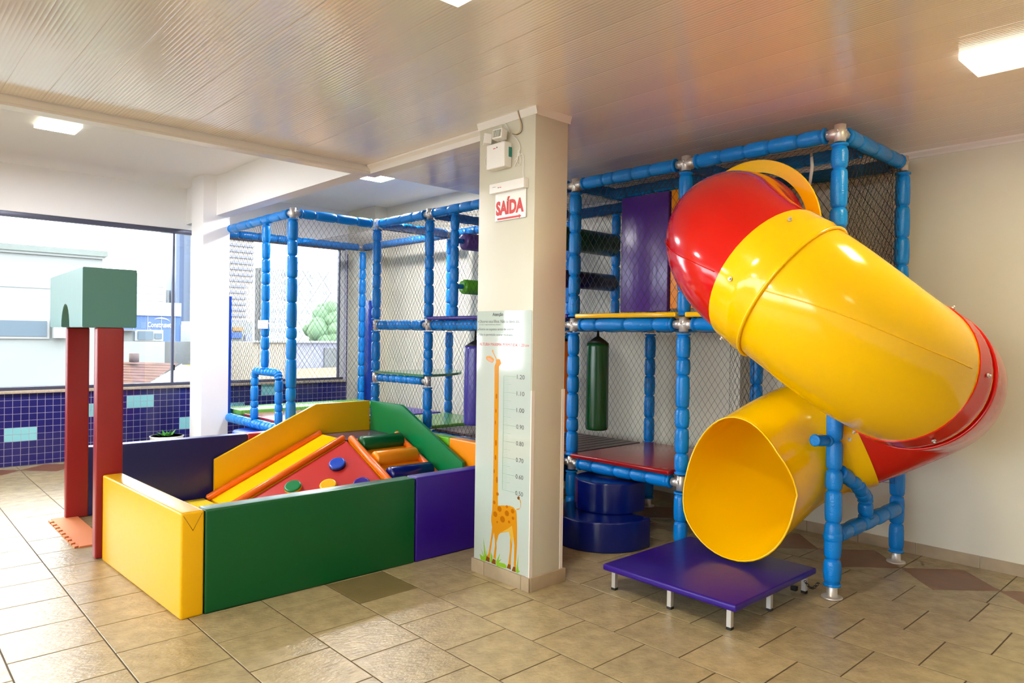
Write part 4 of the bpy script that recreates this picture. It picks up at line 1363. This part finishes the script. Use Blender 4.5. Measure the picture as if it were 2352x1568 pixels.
# blue commercial building with its sign
cb = empty('blue_building', 'blue commercial building with white lettering seen through the left window', 'building', loc=(11.4, 45, GZ))
hb(cb, 'facade', E_B, (10.5, 14.35, 45, 55, GZ, 2.40)); hb(cb, 'fascia', E_LB, (10.5, 14.35, 44.9, 55, 2.40, 3.2)); hb(cb, 'white_corner', E_FW, (14.35, 14.7, 44.9, 55, GZ, 1.9))
for k in range(5): hb(cb, 'seam', E_LB, (11.0+k*.75, 11.03+k*.75, 44.96, 45, GZ, 2.40))
lt = lettering('sign_lettering', 'Construset', E_SG, (12.50-11.4, -.05, 1.72-GZ), (1, 0, 0), (0, 0, 1), 1.30, .32, .02, cb)
def arc(a0, a1, cx, cz, rx, rz, th):
    o_ = [(cx+rx*math.cos(a0+(a1-a0)*k/14), cz+rz*math.sin(a0+(a1-a0)*k/14)) for k in range(15)]
    i_ = [(cx+rx*math.cos(a0+(a1-a0)*k/14), cz+(rz-th*math.sin(PI*k/14))*math.sin(a0+(a1-a0)*k/14)) for k in range(14, -1, -1)]
    mb = MB(); n = 15
    for k in range(14):
        q = [o_[k], o_[k+1], i_[13-k], i_[14-k]]
        mb.add([(x-11.4, -.05, z-GZ) for x, z in q], [(0, 1, 2, 3)])
    return mb.build('sign_swoosh', E_SG, cb)
arc(math.radians(20), math.radians(140), 13.25, 1.92, .52, .40, .09); arc(math.radians(190), math.radians(300), 13.05, 1.78, .48, .36, .09)
# low white house, wall, concrete wall, tank, tiled roof
lw = empty('low_white_house', 'low white house with framed window below the blue building', 'building', loc=(7.6, 30, GZ))
hb(lw, 'facade', E_W, (6.6, 8.98, 30, 34, GZ, 1.10)); hb(lw, 'roof_room', E_W, (7.2, 9.0, 30.3, 34, 1.10, 1.52))
wf = hb(lw, 'window', E_FW, (7.95, 8.98, 30.2, 30.3, 1.12, 1.55)); box('pane', E_GL, (8.05-7.6, 8.60-7.6, .15, .19, 1.17-GZ, 1.5-GZ), wf); box('pane', E_GL, (8.66-7.6, 8.92-7.6, .15, .19, 1.2-GZ, 1.42-GZ), wf)
hb(lw, 'porch_post', E_C, (7.25, 7.4, 30.1, 30.3, 1.10, 1.50)); hb(lw, 'canopy', E_C, (7.0, 7.9, 29.8, 30.3, 1.50, 1.56))
tag(box('concrete_wall', E_C, (8.99, 10.4, 30.6, 30.9, GZ, 1.09)), 'bare grey concrete wall right of the low white house outside', 'wall')
tag(MB().rings([(6.72, 25.6, .475), (6.72, 25.6, .48), (6.72, 25.6, .76), (6.72, 25.6, .78)], [.1, .15, .15, .1], 14).build('water_tank', mat('tank_brown', (86, 74, 71), .7, spec=.05)), 'small brown water tank on the tiled roof outside', 'tank')
rh = empty('tiled_house', 'house with brown tiled roof and cream gable below the window sill', 'building', loc=(7, 25, GZ))
mb = MB()
rows = 9
for k in range(rows):
    t0, t1 = k/rows, (k+1)/rows
    # roof slope from ridge (x 4..7.9, z .60..) to the eave nearer to us
    za, zb_ = .56-.62*t0, .56-.62*t1+.03
    ya, yb_ = 26-2.6*t0, 26-2.6*t1
    xr0, xr1 = 8.3-.9*0, 8.3
    mb.add([(4.6-7, ya-25, za-GZ), (8.25-7-1.9*t0, ya-25, za-.18*1-GZ+.02), (8.25-7-1.9*t1, yb_-25, zb_-.18-GZ), (4.6-7, yb_-25, zb_-GZ),
            (4.6-7, yb_-25, zb_-.03-GZ), (8.25-7-1.9*t1, yb_-25, zb_-.21-GZ)], [(0, 3, 2, 1), (3, 4, 5, 2)])
mb.build('roof', E_R, rh)
MB().add([(8.3-7, .9, .36-GZ), (6.2-7, -1.7, -.30-GZ), (6.2-7, -1.7, -3-GZ), (9.6-7, .9, -3-GZ), (9.6-7, .9, .1-GZ)], [(0, 1, 2, 3, 4)]).build('gable_wall', mat('gable_cream', (133, 128, 119), .8, spec=.05), rh)
MB().add([(8.3-7, .85, .40-GZ), (6.2-7, -1.8, -.27-GZ), (6.2-7, -1.8, -.33-GZ), (8.3-7, .85, .33-GZ)], [(0, 1, 2, 3)]).build('verge_board', E_FW, rh)
ya_ = empty('yellow_awning', 'yellow awning corner outside beside the window post', 'awning', loc=(8.9, 27, GZ)); hb(ya_, 'awning_sheet', E_Y, (8.6, 9.6, 26.5, 27.0, .10, .30)); hb(ya_, 'awning_post', E_C, (8.7, 8.8, 26.55, 26.65, GZ, .1)); hb(ya_, 'awning_post', E_C, (9.45, 9.55, 26.55, 26.65, GZ, .1))
# towers -------------------------------------------------------------------
def tower(name, label, x0, x1, y, top, m, mw, fl, cols, fh=.7, ww=.4, wh=.3, y2=2, x_from=0):
    t = empty(name, label, 'building', loc=(x0, y, GZ))
    box('facade', m, (0, x1-x0, 0, y2, 0, top-GZ), t)
    z = 1.6-GZ
    while z < top-GZ-fh:
        for c in range(cols):
            cx = (c+.5)*(x1-x0)/cols
            box('window', mw, (cx-ww/2, cx+ww/2, -.06, 0, z, z+wh), t)
        z += fl
    return t
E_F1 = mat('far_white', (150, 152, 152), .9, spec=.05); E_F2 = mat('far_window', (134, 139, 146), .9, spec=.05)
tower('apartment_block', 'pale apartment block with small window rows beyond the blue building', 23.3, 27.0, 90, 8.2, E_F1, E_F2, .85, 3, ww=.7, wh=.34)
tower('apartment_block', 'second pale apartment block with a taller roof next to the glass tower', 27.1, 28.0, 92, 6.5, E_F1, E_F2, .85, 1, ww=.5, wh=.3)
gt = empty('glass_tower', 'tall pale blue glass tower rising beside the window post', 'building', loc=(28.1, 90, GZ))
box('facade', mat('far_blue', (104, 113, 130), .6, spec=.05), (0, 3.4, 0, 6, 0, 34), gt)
box('dark_core', mat('far_core', (81, 91, 113), .6, spec=.05), (.42, .80, -.1, 0, 9.5, 34), gt)
bt = empty('balcony_tower', 'cream residential tower with rows of balconies behind the left net', 'building', loc=(30.6, 80, GZ))
box('facade', E_P, (-1.5, 2.75, 0, 8, 0, 26), bt)
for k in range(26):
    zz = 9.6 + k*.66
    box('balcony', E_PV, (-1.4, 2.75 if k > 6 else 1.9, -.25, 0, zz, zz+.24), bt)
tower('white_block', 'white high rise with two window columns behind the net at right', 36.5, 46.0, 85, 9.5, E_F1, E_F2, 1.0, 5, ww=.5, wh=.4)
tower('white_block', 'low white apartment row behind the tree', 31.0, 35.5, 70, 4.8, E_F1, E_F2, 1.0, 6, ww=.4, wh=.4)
ss = empty('shop_row', 'small shop buildings with dark openings below the balcony tower', 'building', loc=(10.2, 28, GZ))
hb(ss, 'facade', E_W, (10.55, 12.6, 30.2, 33, GZ, 1.95))
for (a, b, c, d, m) in ((10.35, 10.85, 1.2, 1.62, E_PV), (11.0, 11.4, 1.25, 1.5, E_B), (11.55, 11.8, 1.1, 1.4, E_PV), (10.35, 10.85, 1.64, 1.82, E_Y), (11.05, 11.45, 1.56, 1.72, E_O),
                        (10.4, 11.3, .55, .9, E_C), (10.4, 10.75, .1, .5, mat('door_green', (79, 126, 93), .7, spec=.05)), (10.85, 11.0, .1, .5, mat('door_green', (79, 126, 93), .7, spec=.05))):
    hb(ss, 'opening', m, (a*1.06, b*1.06, 30.1, 30.2, c, d))
ph = empty('beige_building', 'beige flat roofed building with white coping right of the shops', 'building', loc=(11.6, 27, GZ))
hb(ph, 'facade', mat('wall_beige', (135, 126, 114), .8, spec=.05), (11.3, 12.6, 27, 30, GZ, 1.12)); hb(ph, 'coping', E_FW, (11.2, 16.5, 26.9, 27.0, 1.12, 1.2))
hb(ph, 'annex', mat('wall_lilac', (117, 117, 128), .8, spec=.05), (12.6, 16.5, 27.05, 30, GZ, 1.12)); hb(ph, 'side_wing', E_C, (14.3, 15.4, 26.98, 27.05, GZ, .9))
orf = MB(); orf.add([(-3, 0, 0), (2.6, 0, .02), (2.1, 1.5, .42), (-2.2, 1.5, .36), (-3, 0, -3), (2.6, 0, -3)], [(0, 1, 2, 3), (0, 4, 5, 1)])
o = orf.build('orange_roof', E_O); o.location = (14.2, 24.0, -.22); tag(o, 'pale orange pitched roof low in the right window', 'roof')
tr = empty('leafy_tree', 'pale green round tree beyond the right window', 'tree', loc=(21.4, 40, GZ))
cr_ = MB()
for k in range(34):
    an = random.uniform(0, 2*PI); h_ = random.uniform(0, 1); R = (1-h_)*1.9+.3
    c = Vector((R*math.cos(an)*random.uniform(.2, 1), R*math.sin(an)*.6, 7.6+h_*2.6)); s_ = random.uniform(.35, .7)
    cs, rs = [], []
    for j in range(7):
        a_ = -PI/2+PI*j/6
        cs.append(c+Vector((0, 0, s_*math.sin(a_)))); rs.append(max(.02, s_*math.cos(a_)*random.uniform(.85, 1.15)))
    cr_.rings(cs, rs, 9, caps=False)
cr_.build('crown', E_TR, tr); MB().rings([(0, 0, 0), (0, 0, 7.6)], [.22, .15], 8).build('trunk', E_C, tr)

# ------------------------------------------------------------------ put every Empty at the base of its thing
def finish():
    for r in [o for o in bpy.data.objects if o.parent is None and o.type == 'EMPTY' and o.children]:
        if Vector(r.location).length > 1e-6: continue
        pts = []
        for c in r.children_recursive:
            if c.type == 'MESH': pts += [c.matrix_world @ Vector(b) for b in c.bound_box]
        if not pts: continue
        loc = ((min(p.x for p in pts)+max(p.x for p in pts))/2, (min(p.y for p in pts)+max(p.y for p in pts))/2, min(p.z for p in pts))
        rebase(r, loc)
bpy.context.view_layer.update()
finish()
